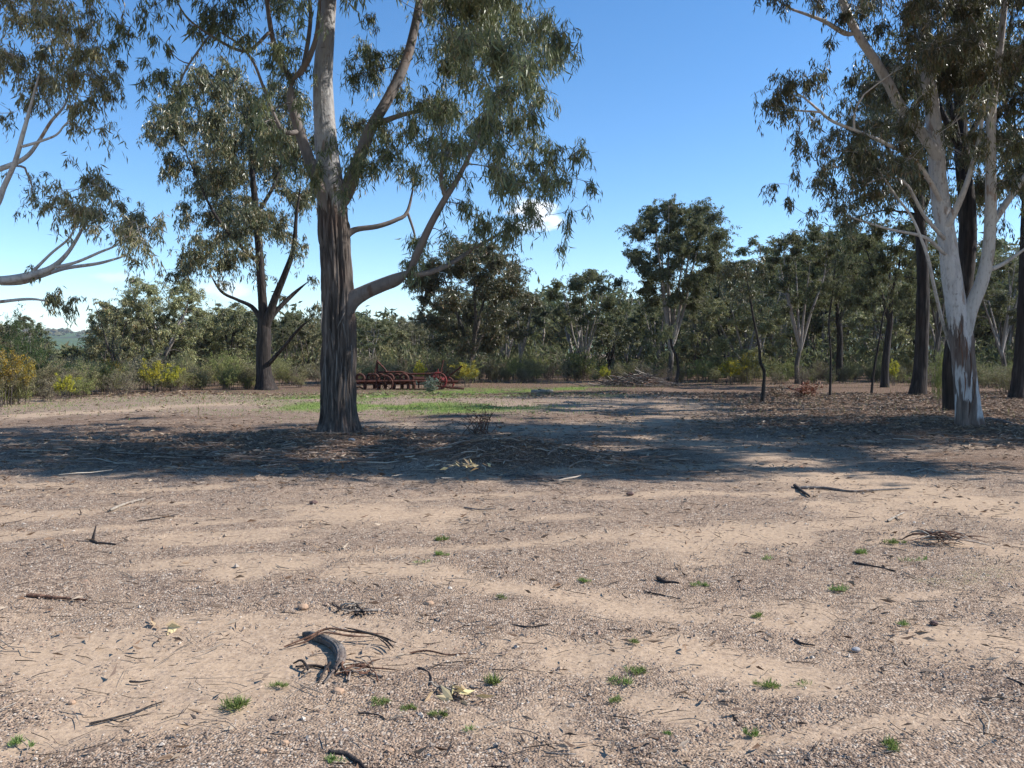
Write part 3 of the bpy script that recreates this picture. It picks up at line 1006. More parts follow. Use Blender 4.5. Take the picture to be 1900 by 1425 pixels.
# the big gum in the middle
A_LIMBS = [
    [(628, 812, 0, 72), (626, 740, 0, 68), (629, 650, 0, 66), (627, 560, 0, 64), (623, 480, .0, 62), (618, 400, 0.05, 60), (612, 330, .1, 52), (604, 250, .2, 46), (599, 150, .3, 40), (605, 60, .4, 35), (612, -40, .5, 28), (618, -200, .6, 18), (625, -330, .6, 7)],
    [(612, 390, -.05, 40), (594, 350, -.1, 33), (572, 290, -.15, 28), (553, 235, -.2, 25), (541, 185, -.3, 24), (540, 148, -.3, 23)],
    [(540, 150, -.3, 20), (523, 120, -.3, 15), (508, 80, -.4, 13), (499, 30, -.5, 12), (492, -40, -.6, 10), (480, -140, -.6, 6)],
    [(540, 152, -.3, 20), (566, 122, -.5, 16), (585, 75, -.6, 12), (592, 20, -.8, 10), (596, -60, -1.0, 6)],
    [(560, 135, -.45, 14), (574, 60, -.2, 11), (575, 0, 0, 9), (560, -120, .3, 5)],
    [(640, 360, .1, 40), (668, 290, .2, 31), (690, 235, .3, 29), (722, 180, .5, 27), (752, 115, .7, 25), (770, 50, .9, 22), (782, -20, 1.1, 17), (800, -150, 1.3, 9)],
    [(690, 235, .3, 18), (740, 215, .2, 12), (790, 205, .1, 9), (830, 208, 0, 6)],
    [(632, 590, 0, 58), (650, 560, -.05, 46), (676, 543, -.1, 36), (708, 529, -.2, 33), (738, 517, -.35, 30), (764, 500, -.5, 27)],
    [(758, 506, -.48, 24), (778, 462, -.7, 21), (800, 415, -.9, 19), (828, 365, -1.1, 16), (850, 330, -1.2, 13), (880, 270, -1.4, 9), (915, 190, -1.5, 5)],
    [(828, 366, -1.1, 11), (818, 335, -1.2, 10), (822, 290, -1.3, 8), (818, 220, -1.4, 5)],
    [(752, 512, -.45, 20), (795, 506, -.3, 15), (838, 488, .0, 12), (880, 460, .3, 10), (925, 435, .6, 7), (985, 395, .8, 5)],
    [(636, 440, .1, 26), (660, 426, .15, 15), (700, 420, .2, 13), (735, 408, .3, 11), (756, 392, .4, 9), (770, 330, .5, 6)],
    [(756, 394, .4, 7), (768, 430, .5, 6), (772, 455, .5, 4)],
    [(555, 245, -.2, 13), (522, 240, -.6, 11), (490, 165, -.9, 8), (470, 115, -1.1, 7), (440, 80, -1.2, 6), (400, 55, -1.4, 4)],
    [(500, 60, -.5, 9), (455, 95, -1.0, 8), (390, 65, -1.5, 6), (345, 30, -1.7, 5), (318, -20, -1.8, 3)],
    [(390, 65, -1.5, 5), (350, 120, -1.8, 5), (325, 165, -1.9, 4), (300, 150, -2.0, 3)],
]
A_CLUMPS = [
    (900, 40, 75), (985, 45, 60), (1030, 95, 30), (835, 50, 55), (865, 145, 70), (950, 140, 62), (1005, 185, 32, None, .8), (800, 185, 45), (905, 225, 58), (965, 250, 42), (990, 215, 26),
    (720, 115, 42, 1.2), (690, 135, 36, 1.0), (655, 140, 26, 1.0), (785, 245, 45), (835, 280, 42), (930, 70, 60), (880, 95, 60), (1000, 120, 40), (845, 215, 45, None, .8),
    (1068, 283, 34, -1.0), (1025, 300, 34, -.8), (985, 305, 32, -.8), (1095, 345, 18, -1.0, .6), (1060, 395, 20, -.8, .5), (1005, 345, 38, -.6, .6), (940, 345, 40, -.6, .6), (905, 395, 42, -.3, .7),
    (1052, 420, 14, -.8, .5), (1040, 462, 8, -.8, .6), (880, 425, 34, 0, .7), (825, 435, 30, -.6, .5), (860, 330, 30, -1.2, .5), (760, 300, 26, .4, .4), (1020, 260, 22, -1, .6), (960, 395, 24, .6, .5),
    (700, 290, 40, .4), (655, 300, 28, -.5), (665, 235, 36, .9), (720, 250, 30, .6), (640, 225, 22, .9), (745, 170, 28, 1.0),
    (505, 110, 40, None, .7), (455, 70, 37, None, .7), (480, 185, 36, None, .7), (425, 30, 37, None, .7), (520, 40, 37, None, .7), (550, 90, 26, -.9, .6), (505, 255, 36), (540, 300, 28, -.8), (470, 240, 32), (575, 330, 24, -.6), (560, 20, 30),
    (220, 40, 30, -1.8, .7), (205, 80, 22, -1.8, .6), (260, 30, 28, -1.7, .6), (235, 60, 24, -1.7, .7), (335, 175, 18, -1.9, .8), (285, 70, 14, -1.9, .4), (310, 85, 12, -1.9, .4), (290, 10, 26, -1.7, .5), (270, 110, 14, -2.0, .4), (265, 155, 8, -2, .4),
    (360, 55, 30, -1.6, .7), (390, 20, 36, -1.4), (600, 310, 22, -.8, .7), (555, 190, 16, -.9, .5),
    (665, 310, 36, -.7), (722, 285, 34, -.8), (700, 228, 28, -.6), (640, 355, 20, -.8, .8), (610, 270, 22, -.8, .7), (905, 305, 44, -1.0), (965, 335, 36, -1.0), (865, 385, 32, -.8, .8), (825, 335, 26, -.9, .8), (1000, 405, 22, -.6, .8), (940, 432, 24, -.3, .7), (1045, 335, 26, -.9), (760, 250, 30, -.6, .8),
    (690, 30, 26, 1.0, .6), (860, -40, 80), (950, -40, 70), (780, -60, 70), (700, -110, 70), (600, -120, 70), (520, -70, 70), (440, -60, 70), (360, -60, 60),
]
def above_frame(b, n, rx, ry, z0, z1, dens=1.15):
    """the part of a crown that rises above the picture"""
    out = []
    while len(out) < n:
        x, y, z = RNG.uniform(*rx), RNG.uniform(*ry), RNG.uniform(z0, z1)
        r = RNG.uniform(.6, 1.0)
        if z - r > EYE + .43 * (b[1] + y) or abs((b[0] + x) / (b[1] + y)) > .70:
            out.append((x, y, z, r, dens))
    return out
a_extra = above_frame(A_BASE, 80, (-4.0, 3.6), (-4.8, 6.4), 6.5, 12.0) + above_frame(A_BASE, 20, (-4.0, 4.4), (-5.9, -3.2), 6.2, 9.2)
tree_a, bA = hero_tree('gum_tree', 'big gum with thick furrowed trunk and low side limb in the middle of the clearing', (628, 812), A_BASE[1], A_LIMBS, A_CLUMPS, M['bark_main'], M['bark_limb'], M['leaf_grey'], RNG,
                       a_extra, nu=150, furrow=0.065, nfur=11, flare=0.48, depth_sd=2.2, thick=True, slim=.88, limb_slim=.72, furrow_top=4.4, twigs=25, leaves=20, leaf_len=(0.11, 0.20), leaf_w=0.13, min_z=1.8)

def bark_strips(root, b, trunk, depth, rng, spots, mat='deadwood'):
    """loose strips of fibrous bark hanging on the trunk"""
    for (px, py, L, dx, curl) in spots:
        p = P(px, py, depth) - b
        n = 9
        u = np.linspace(0, 1, n)
        x = p[0] + dx * u + curl * np.sin(u * 5) * 0.02
        y = p[1] - 0.02 - 0.05 * np.sin(u * math.pi) * abs(curl)
        z = p[2] - L * u
        pts = np.stack([x, y, z], -1)
        tb = Tubes()
        tb.add(pts, np.interp(u, [0, .3, 1], [.006, .016, .003]), 5)
        link('bark_strip', tb.mesh('bark_strip', M[mat]), root)
bark_strips(tree_a, bA, None, A_BASE[1] - 0.34, RNG, [(612, 610, 0.55, .10, .8), (640, 575, 0.35, -.12, 1.0), (652, 640, .7, .02, .7), (603, 660, .8, .03, .5), (625, 650, .9, -.03, .6), (640, 680, .8, .04, .6), (615, 720, .6, .03, .4), (648, 730, .7, .05, .5), (632, 590, .5, .15, 1.2), (598, 560, .5, -.02, .4)])

# the left tree whose trunk stands outside the frame
C_LIMBS = [
    [(-330, 850, 0, 70), (-325, 700, 0, 62), (-310, 560, 0, 56), (-290, 420, 0, 50), (-280, 280, 0, 42), (-270, 100, 0, 34), (-260, -60, 0, 24), (-250, -200, 0, 10)],
    [(-312, 570, 0, 44), (-200, 540, .1, 34), (-80, 524, .2, 26), (0, 520, .3, 20), (50, 512, .3, 17), (95, 497, .3, 13), (125, 470, .3, 9), (150, 430, .3, 7), (165, 400, .3, 5)],
    [(0, 524, .3, 15), (40, 523, .5, 14), (75, 512, .6, 12), (120, 498, .7, 9), (175, 490, .8, 8), (205, 483, .8, 6), (235, 472, .9, 4), (250, 450, .9, 3)],
    [(100, 496, .3, 8), (140, 487, .2, 7), (185, 468, .1, 6), (215, 455, .1, 4), (240, 430, 0, 3)],
    [(60, 505, .3, 8), (95, 470, .2, 6), (130, 440, .1, 5), (140, 410, .1, 4)],
    [(-290, 430, 0, 36), (-160, 430, -.3, 26), (-60, 420, -.5, 20), (-10, 385, -.6, 14), (8, 345, -.6, 12), (28, 300, -.7, 11), (42, 250, -.8, 10), (52, 215, -.8, 8), (60, 185, -.8, 6), (80, 110, -.8, 4)],
    [(-280, 300, 0, 30), (-120, 340, .2, 18), (-40, 325, .3, 14), (20, 306, .4, 12), (50, 290, .4, 10), (72, 262, .5, 8), (95, 225, .5, 7), (120, 195, .6, 5), (135, 150, .7, 3)],
    [(40, 272, -.8, 7), (75, 262, -.8, 6), (105, 250, -.9, 5), (120, 232, -.9, 4), (150, 205, -1, 3)],
    [(-270, 120, 0, 24), (-150, 60, 0, 16), (-40, 20, .2, 11), (40, -40, .3, 6)],
    [(-300, 600, 0, 22), (-120, 575, .4, 12), (0, 560, .5, 8), (60, 555, .5, 6), (100, 562, .5, 4)],
]
C_CLUMPS = [
    (40, 40, 60), (110, 35, 52), (160, 60, 40), (60, 110, 55), (140, 120, 58), (185, 150, 42), (205, 175, 25), (30, 165, 48), (90, 170, 36), (20, 100, 55), (165, 15, 26), (215, 140, 20), (5, 220, 30, None, .6),
    (145, 238, 26, -.9, .7), (200, 238, 24, -.9, .7), (170, 185, 26), (225, 115, 14, None, .5), (120, 80, 40), (170, 100, 30),
    (160, 335, 36), (120, 360, 34), (200, 380, 44), (255, 405, 34), (235, 440, 36), (285, 425, 20), (110, 395, 22, None, .6), (175, 420, 30, None, .7), (80, 380, 18, None, .6), (150, 385, 36), (225, 400, 40), (190, 340, 26), (265, 455, 28, None, .7),
    (295, 405, 14, None, .7), (250, 485, 20, .9, .6), (60, 500, 12, .3, .4),
    (95, 552, 22, .5, .7), (140, 553, 16, .5, .7), (125, 570, 14, .5, .5), (30, 10, 60), (100, -30, 60), (0, -40, 70), (170, -30, 40),
]
c_extra = [(RNG.uniform(-2.5, 2.5), RNG.uniform(-2.5, 2.5), RNG.uniform(4.5, 9.5), RNG.uniform(.6, .9), .35) for _ in range(9)]
tree_c, _ = hero_tree('gum_tree', 'pale limbed gum at the left edge reaching in with sunlit drooping foliage', (-330, 850), 14.2, C_LIMBS, C_CLUMPS, M['bark_white'], M['bark_pale'], M['leaf_pale'], RNG,
                      c_extra, nu=40, flare=.3, depth_sd=1.4, slim=.9, limb_slim=.78, twigs=24, leaves=20, leaf_len=(0.09, 0.16), leaf_w=0.16, min_z=1.8)

# dark gum standing behind, left of the big one
B_LIMBS = [
    [(493, 722, 0, 34), (490, 690, 0, 27), (489, 650, 0, 26), (490, 610, 0, 24), (488, 570, 0, 17), (483, 500, 0, 15), (478, 430, 0, 13), (470, 340, 0, 10), (460, 240, 0, 7), (450, 150, 0, 4)],
    [(490, 615, 0, 19), (508, 560, -.2, 14), (530, 505, -.5, 11), (545, 460, -.7, 9), (550, 400, -.8, 6), (560, 330, -1, 4)],
    [(492, 605, 0, 12), (515, 575, .3, 9), (545, 545, .6, 7), (575, 520, .8, 4)],
    [(487, 598, 0, 10), (468, 570, .2, 8), (440, 556, .5, 6), (410, 540, .7, 5), (385, 500, .8, 3)],
    [(483, 490, 0, 9), (440, 450, -.6, 7), (400, 400, -1, 5), (370, 340, -1.2, 4), (335, 260, -1.5, 3)],
    [(475, 400, 0, 8), (510, 340, .5, 6), (530, 270, .8, 4), (540, 200, 1, 3)],
    [(495, 680, -.1, 8), (530, 640, -.6, 6), (555, 610, -1.0, 5), (580, 590, -1.4, 4)],
]
B_CLUMPS = [(305, 205, 34), (345, 225, 46), (395, 205, 52), (330, 300, 32), (365, 325, 44), (410, 310, 44), (450, 290, 56), (500, 320, 52), (540, 375, 36), (352, 390, 32), (405, 420, 42), (465, 415, 50), (372, 470, 46), (430, 470, 44),
            (550, 300, 44), (485, 225, 58), (440, 165, 50), (395, 145, 42), (520, 190, 46), (350, 170, 30), (300, 250, 26), (400, 260, 44), (345, 250, 40), (520, 250, 50), (500, 410, 40), (560, 440, 28), (330, 490, 34), (540, 470, 24, None, .6),
            (285, 215, 28), (280, 240, 18), (520, 420, 30), (450, 350, 50), (405, 365, 40), (310, 320, 22), (480, 500, 26, 1.2), (530, 560, 20, .8, .6), (420, 520, 18, .9, .7), (565, 250, 40), (570, 360, 34), (440, 410, 40),
            (585, 560, 22, -1.3, .6)]
tree_b, _ = hero_tree('gum_tree', 'tall dark gum with black trunk left behind the big furrowed gum', (493, 722), 36.5, B_LIMBS, B_CLUMPS, M['bark_dark'], M['bark_dark'], M['leaf_dark'], RNG, (),
                      nu=40, furrow=0.02, nfur=10, flare=.5, depth_sd=2.4, twigs=9, leaves=20, leaf_len=(0.14, 0.27), leaf_w=0.20, min_z=2.0, twig_r=0.006, br_scale=1.4)

# the white gum on the right
D_LIMBS = [
    [(1800, 798, 0, 54), (1795, 740, 0, 47), (1789, 680, 0, 44), (1783, 620, 0, 46), (1773, 560, 0, 40), (1764, 500, .0, 37), (1758, 450, .05, 36), (1748, 390, .1, 35), (1740, 330, .15, 33), (1736, 260, .2, 31), (1728, 190, .3, 28), (1718, 100, .4, 25), (1712, 0, .5, 21), (1708, -120, .6, 14), (1705, -240, .6, 6)],
    [(1786, 625, -.05, 38), (1800, 575, -.1, 32), (1822, 520, -.2, 29), (1834, 460, -.25, 27), (1838, 390, -.3, 25), (1838, 320, -.35, 23), (1838, 250, -.4, 22), (1842, 180, -.5, 19), (1855, 90, -.6, 16), (1865, 0, -.7, 13), (1880, -140, -.8, 6)],
    [(1754, 425, .0, 20), (1775, 385, -.2, 16), (1792, 345, -.4, 13), (1806, 300, -.5, 11), (1820, 240, -.6, 9), (1825, 170, -.7, 6)],
    [(1737, 290, .1, 26), (1700, 232, .1, 23), (1672, 200, .1, 23), (1648, 155, .0, 22), (1622, 110, -.1, 21), (1592, 65, -.2, 19), (1568, 15, -.3, 17), (1550, -40, -.4, 13), (1530, -140, -.5, 6)],
    [(1568, 62, -.2, 12), (1530, 40, -.4, 9), (1500, 28, -.5, 7), (1465, 15, -.6, 5), (1435, -5, -.7, 4)],
    [(1575, 40, -.3, 12), (1565, 0, .1, 10), (1560, -80, .4, 6)],
    [(1745, 372, 0, 12), (1700, 300, -.6, 10), (1640, 265, -1, 9), (1595, 245, -1.2, 8), (1545, 225, -1.4, 7), (1520, 205, -1.5, 6), (1490, 180, -1.6, 4), (1465, 165, -1.6, 3)],
    [(1522, 208, -1.5, 5), (1480, 205, -1.5, 4), (1440, 200, -1.5, 3)],
    [(1750, 440, -.1, 10), (1715, 400, -.5, 8), (1680, 340, -.8, 7), (1640, 330, -1, 5), (1600, 345, -1.2, 4)],
    [(1752, 470, -.1, 9), (1715, 440, -.4, 8), (1650, 425, -.8, 6), (1600, 410, -1, 5), (1560, 395, -1.2, 4)],
    [(1784, 700, .5, 7), (1766, 650, .45, 8), (1750, 600, .1, 8), (1735, 540, -.4, 8), (1722, 480, -.7, 8), (1708, 440, -.8, 7), (1690, 400, -.9, 6), (1660, 360, -1, 5), (1620, 300, -1.2, 4)],
    [(1837, 500, -.25, 12), (1860, 490, -.3, 9), (1890, 470, -.4, 7), (1930, 440, -.5, 5)],
    [(1838, 420, -.3, 18), (1865, 380, -.1, 16), (1900, 330, .1, 14), (1960, 250, .3, 10), (2010, 150, .4, 6)],
]
D_CLUMPS = [
    (1445, 170, 30, -1.5), (1500, 150, 36, -1.5), (1530, 138, 18, -1.4, .8), (1465, 208, 30, -1.5), (1510, 225, 26, -1.4, .7), (1580, 145, 24, -.5), (1610, 165, 28, -.3), (1560, 270, 50, -1.2), (1490, 275, 28, -1.3, .8), (1620, 280, 50, -1), (1545, 340, 42, -1.1),
    (1610, 345, 42, -.8), (1665, 215, 44, -.4), (1432, 345, 16, -1.4, .7), (1462, 370, 12, -1.3, .7), (1500, 400, 18, -1.2, .6), (1685, 130, 62, .5), (1760, 60, 78, .6), (1850, 90, 78, .4), (1700, 40, 60, .3), (1630, 25, 44, -.1), (1565, 25, 34, -.4),
    (1520, 5, 22, -.5, .7), (1460, 10, 18, -.7, .7), (1830, 250, 44, -.9), (1885, 200, 48, .2), (1790, 180, 50, .6), (1885, 340, 38, .5), (1660, 290, 40, -.9), (1580, 215, 24, -1.2, .7), (1700, 220, 40, .8), (1640, 130, 34, .3), (1545, 75, 18, -.3, .6),
    (1470, 320, 18, -1.3, .5), (1590, 400, 26, -1, .6), (1530, 290, 28, -1.3), (1480, 250, 22, -1.4, .7), (1650, 385, 26, -.9, .5), (1800, 110, 60, -.9), (1740, 130, 46, -.7, .8), (1870, 20, 60, -.9), (1720, 170, 30, -.8, .8), (1640, 330, 34, -.9), (1690, 280, 28, -.9), (1600, 250, 34, -1.2),
    (1790, 290, 26, .6, .7), (1860, 420, 22, .4, .6), (1888, 270, 36, -.5), (1760, 240, 26, -.8, .7), (1900, 120, 60, .6), (1780, 0, 70), (1650, -40, 70), (1560, -60, 60), (1740, -70, 70), (1850, -60, 80),
]
d_extra = above_frame(D_BASE, 85, (-4.0, 4.0), (-6.4, 5.0), 6.0, 11.0) + above_frame(D_BASE, 24, (-5.0, 4.0), (-6.3, -3.0), 6.0, 9.6) + above_frame(D_BASE, 22, (-6.8, -2.5), (-6.4, -3.2), 7.6, 11.5)
d_extra += [(RNG.uniform(1.8, 4.0), RNG.uniform(-3.4, 2.0), RNG.uniform(4.5, 7.5), RNG.uniform(.6, .9), 0.9) for _ in range(12)]
tree_d, bD = hero_tree('gum_tree', 'white barked gum with forked trunk and brown peeling foot at the right', (1800, 798), D_BASE[1], D_LIMBS, D_CLUMPS, M['bark_white'], M['bark_pale'], M['leaf_dark'], RNG,
                       d_extra, nu=80, furrow=0.012, nfur=12, flare=0.16, depth_sd=2.0, thick=True, slim=.88, limb_slim=.78, twigs=25, leaves=20, leaf_len=(0.09, 0.17), leaf_w=0.17, min_z=1.8)

bark_strips(tree_d, bD, None, D_BASE[1] - 0.27, RNG, [(1776, 610, .5, .05, .6), (1790, 625, .7, .02, .8), (1782, 640, .6, .04, .5), (1798, 650, .8, .03, .7), (1788, 690, .6, .02, .6), (1803, 700, .6, .03, .9), (1781, 600, .35, -.04, 1.0), (1796, 740, .4, .02, .6)], 'bark_strip')

# three dark straight trunks behind the white gum
def dark_gum(label, base_px, depth, line, top_z, seed, spread=2.6, n=16, lo=0.55, twigs=13, leaves=22, leaf_len=(0.13, 0.24)):
    rng = np.random.default_rng(seed)
    top = line[-1]
    line = [(a, b_, c, w * .72) for a, b_, c, w in line]
    L = [line + [(top[0] + 6, top[1] - 140, 0, top[3] * .5)]]
    fork = line[len(line) // 2 + 1]
    for s in (-1, 1, -.5):
        L.append([(fork[0], fork[1], 0, fork[3] * .6), (fork[0] + 45 * s, fork[1] - 90, .4 * s, fork[3] * .42), (fork[0] + 85 * s, fork[1] - 210, .8, fork[3] * .25), (fork[0] + 100 * s, fork[1] - 330, .9, 4)])
    ex = [(rng.uniform(-spread, spread), rng.uniform(-spread, spread), rng.uniform(lo, 1) * top_z, rng.uniform(.7, 1.2), .8) for _ in range(n)]
    return hero_tree('dark_gum_tree', label, base_px, depth, L, [], M['bark_dark'], M['bark_dark'], M['leaf_dark'], rng, ex, nu=24, furrow=0.02, nfur=10, flare=.22,
                     twigs=twigs, leaves=leaves, leaf_len=leaf_len, leaf_w=0.2, min_z=2.5, twig_r=0.005, br_scale=1.3)
dark_gum('black straight trunk left behind the white gum', (1703, 724), 32.0, [(1703, 724, 0, 40), (1708, 680, 0, 34), (1712, 600, 0, 31), (1712, 500, 0, 28), (1706, 400, 0, 24), (1704, 300, 0, 20), (1700, 200, 0, 14)], 12.5, 61)
dark_gum('black trunk hidden directly behind the white gum', (1766, 757), 23.6, [(1766, 757, 0, 38), (1762, 690, 0, 34), (1775, 600, 0, 40), (1792, 500, 0, 42), (1795, 400, 0, 40), (1785, 280, 0, 33), (1780, 150, 0, 24), (1775, 0, 0, 14)], 11.0, 62)
dark_gum('black leaning trunk cut by the right edge of the photo', (1887, 738), 28.5, [(1887, 738, 0, 40), (1893, 680, 0, 32), (1899, 600, 0, 31), (1903, 500, 0, 29), (1906, 380, 0, 26), (1910, 250, 0, 20), (1914, 120, 0, 12)], 12.0, 63)
dark_gum('leafy gum standing just outside the right edge', (2290, 792), 17.6, [(2290, 792, 0, 52), (2290, 660, 0, 46), (2285, 560, 0, 40), (2280, 430, 0, 35), (2275, 290, 0, 28), (2270, 150, 0, 18), (2265, 40, 0, 10)], 9.6, 64, spread=3.1, n=95, lo=0.34, twigs=6, leaves=13, leaf_len=(.22, .40))

# ------------------------------------------------------------------ kinds of forest tree, built once and copied
def gum_kind(seed, H, W, stems=3, fork=0.35, n_clump=16, r_trunk=0.16, leaf='leaf_bush', bark='bark_forest', twigs=7, leaves=13, leaf_len=(0.11, 0.22), low=0.42, flat=0.0, sparse=1.3):
    rng = np.random.default_rng(seed)
    lines = []
    tr = [np.zeros(3) - [0, 0, .06]]
    lean = rng.normal(0, .05, 2)
    for k in range(1, 5):
        z = H * fork * k / 4
        tr.append(np.array([lean[0] * z + rng.normal(0, .04), lean[1] * z + rng.normal(0, .04), z]))
    tr = np.array(tr)
    rad = np.linspace(r_trunk, r_trunk * .75, 5)
    limb_pts = []
    a0 = rng.random() * 6.28
    for s in range(stems):
        a = a0 + s * 6.283 / stems + rng.normal(0, .3)
        out = W * (rng.uniform(.12, .34) if stems > 1 else 0.05)
        h = H * rng.uniform(.78, .95)
        p = [tr[-1] - [0, 0, H * 0.03]]
        for k in (0.33, 0.66, 1.0):
            p.append(tr[-1] + np.array([math.cos(a) * out * k ** .8 + rng.normal(0, .08), math.sin(a) * out * k ** .8 + rng.normal(0, .08), (h - H * fork) * k]))
        limb_pts.append(np.array(p))
    parts = []
    me = surf_tube('trunk', tr, rad, M[bark], 12, 14, 0, 0, .3, .12, seed)
    parts.append(('trunk', me, None))
    lines.append((catmull(tr, 10), np.linspace(rad[0], rad[-1], 10)))
    for k, p in enumerate(limb_pts):
        r = np.linspace(r_trunk * .62 if stems > 1 else r_trunk * .75, .014, 4)
        parts.append(('limb', surf_tube('limb', p, r, M[bark], 8, 14, 0, 0, 0, .15, seed + k), None))
        lines.append((catmull(p, 14), np.linspace(r[0], r[-1], 14)))
    cl = []
    n_clump = int(n_clump * 1.5)
    for k in range(n_clump):
        u = (k + rng.random()) / n_clump
        z = H * (low + (1.0 - low) * u ** .8)
        prof = math.sin(math.pi * (0.16 + 0.72 * u)) ** .8
        a = k * 2.4 + rng.normal(0, .4)
        rr = W * .5 * prof * math.sqrt(rng.uniform(.1, 1))
        R = W * rng.uniform(.10, .165)
        cl.append((np.array([math.cos(a) * rr + lean[0] * z, math.sin(a) * rr + lean[1] * z, z - R * .5]), (R, R, R * .72), sparse * (R / .55) ** 1.5))
    tb, v, f = grow(lines, cl, rng, twigs=int(twigs * 2.0), leaves=int(leaves * 1.6), leaf_len=leaf_len, leaf_w=0.27, droop=.5, min_z=H * fork * .6, br_scale=1.5, twig_r=.006, sides=(5, 4, 3), soft=.58)
    parts.append(('branches', tb.mesh('branches', M[bark]), 'stuff'))
    parts.append(('crown', mk_mesh('crown', v, [f], M[leaf]), 'stuff'))
    return parts

def place(name, parts, label, cat, loc, rz, scale, group=None):
    r = thing(name, label, cat, loc, rz, group, scale)
    for n, me, kind in parts:
        link(n, me, r, kind=kind)
    return r

def at(px, y):
    x = (px - CX) / FPX * y
    return np.array([x, y, float(gz(x, y)) - .03])

def top_h(py, y):
    return EYE + (655 - py) / FPX * y

KIND = {
    'H': gum_kind(11, 10, 6.0, 8, .20, 44, .16, 'leaf_bush', 'bark_forest', 8, 14, low=.45, sparse=1.7),
    'I': gum_kind(12, 7.6, 7.0, 4, .22, 44, .22, 'leaf_dark', 'bark_mid', 8, 14, low=.30, sparse=1.7),
    'J': gum_kind(13, 6.6, 5.0, 8, .16, 22, .11, 'leaf_bush', 'bark_forest', 8, 13, low=.50),
    'K': gum_kind(14, 6.2, 6.2, 4, .2, 26, .16, 'leaf_pale', 'bark_forest', 8, 13, low=.22),
    'S': gum_kind(15, 6.5, 3.6, 4, .22, 17, .09, 'leaf_bush', 'bark_forest', 8, 13, low=.52),
    'T': gum_kind(16, 7.5, 4.4, 5, .25, 24, .12, 'leaf_bush', 'bark_forest', 7, 13, low=.52),
    'U': gum_kind(17, 5.2, 4.6, 4, .18, 22, .11, 'leaf_pale', 'bark_mid', 8, 13, low=.18),
    'V': gum_kind(18, 6.0, 4.2, 5, .24, 22, .11, 'leaf_dark', 'bark_dark', 8, 14, low=.42),
    'Q': gum_kind(19, 7.0, 3.8, 3, .35, 16, .11, 'leaf_bush', 'bark_mid', 7, 13, low=.55),
    'W': gum_kind(20, 8.0, 5.6, 3, .40, 28, .20, 'leaf_bush', 'bark_dark', 8, 13, low=.50),
}
HT = {'H': 10, 'I': 7.6, 'J': 6.6, 'K': 6.2, 'S': 6.5, 'T': 7.5, 'U': 5.2, 'V': 6.0, 'Q': 7.0, 'W': 8.0}
PROTO = {}
def forest_tree(kind, px, y, top, label, rz=None, wide=1.0, group=None, rng=random.Random(5)):
    s = top_h(top, y) / HT[kind]
    rz = rng.random() * 6.28 if rz is None else rz
    sc = (s * wide, s * wide, s)
    if kind not in PROTO:
        PROTO[kind] = place('gum_tree', KIND[kind], label, 'tree', at(px, y), rz, sc, group)
        return PROTO[kind]
    return dup(PROTO[kind], at(px, y), rz, label, sc, group)

NAMED = [
    ('H', 1243, 46, 372, 'tallest forest gum with many pale stems behind the stick heap', 1.02),
    ('I', 872, 44, 448, 'broad dark gum standing behind the red end of the plough', 1.0),
    ('T', 965, 50, 535, 'rounded gum right of the broad dark gum behind the plough', 1.0),
    ('J', 1082, 50, 500, 'gum with a spray of thin pale stems left of the tallest forest gum', 1.0),
    ('S', 1163, 56, 560, 'small gum between the pale stemmed gum and the tallest forest gum', 1.1),
    ('K', 300, 48, 512, 'wide grey green gum rising above the scrub at left', 1.0),
    ('U', 215, 46, 548, 'bushy gum at the left shoulder of the wide grey green gum', 1.0),
    ('V', 432, 50, 570, 'low dark domed gum just left of the black trunked gum', 1.1),
    ('J', 545, 54, 578, 'olive gum seen between the black trunk and the furrowed trunk', 1.0),
    ('U', 700, 56, 590, 'bushy gum right behind the left end of the plough', 1.2),
    ('K', 762, 62, 592, 'low wide gum behind the middle of the plough', .8),
    ('V', 1345, 52, 480, 'dark leafed gum right of the tallest forest gum', .8),
    ('T', 1480, 42, 425, 'tall thin gum behind the russet leaved fallen branch', 1.0),
    ('W', 1560, 47, 415, 'high crowned gum in the forest left of the black trunks', .9),
    ('W', 1642, 38, 402, 'leaning dark forked gum nearest left of the black trunks', .9),
    ('Q', 1735, 44, 440, 'thin gum seen between the black trunk and the white gum', 1.0),
    ('T', 1862, 46, 470, 'forest gum seen between the white gum and the right edge', 1.2),
    ('S', 1410, 58, 500, 'slender forest gum behind the crooked sapling', 1.1),
]
for kind, px, y, top, label, wide in NAMED:
    forest_tree(kind, px, y, top, label, None, wide)

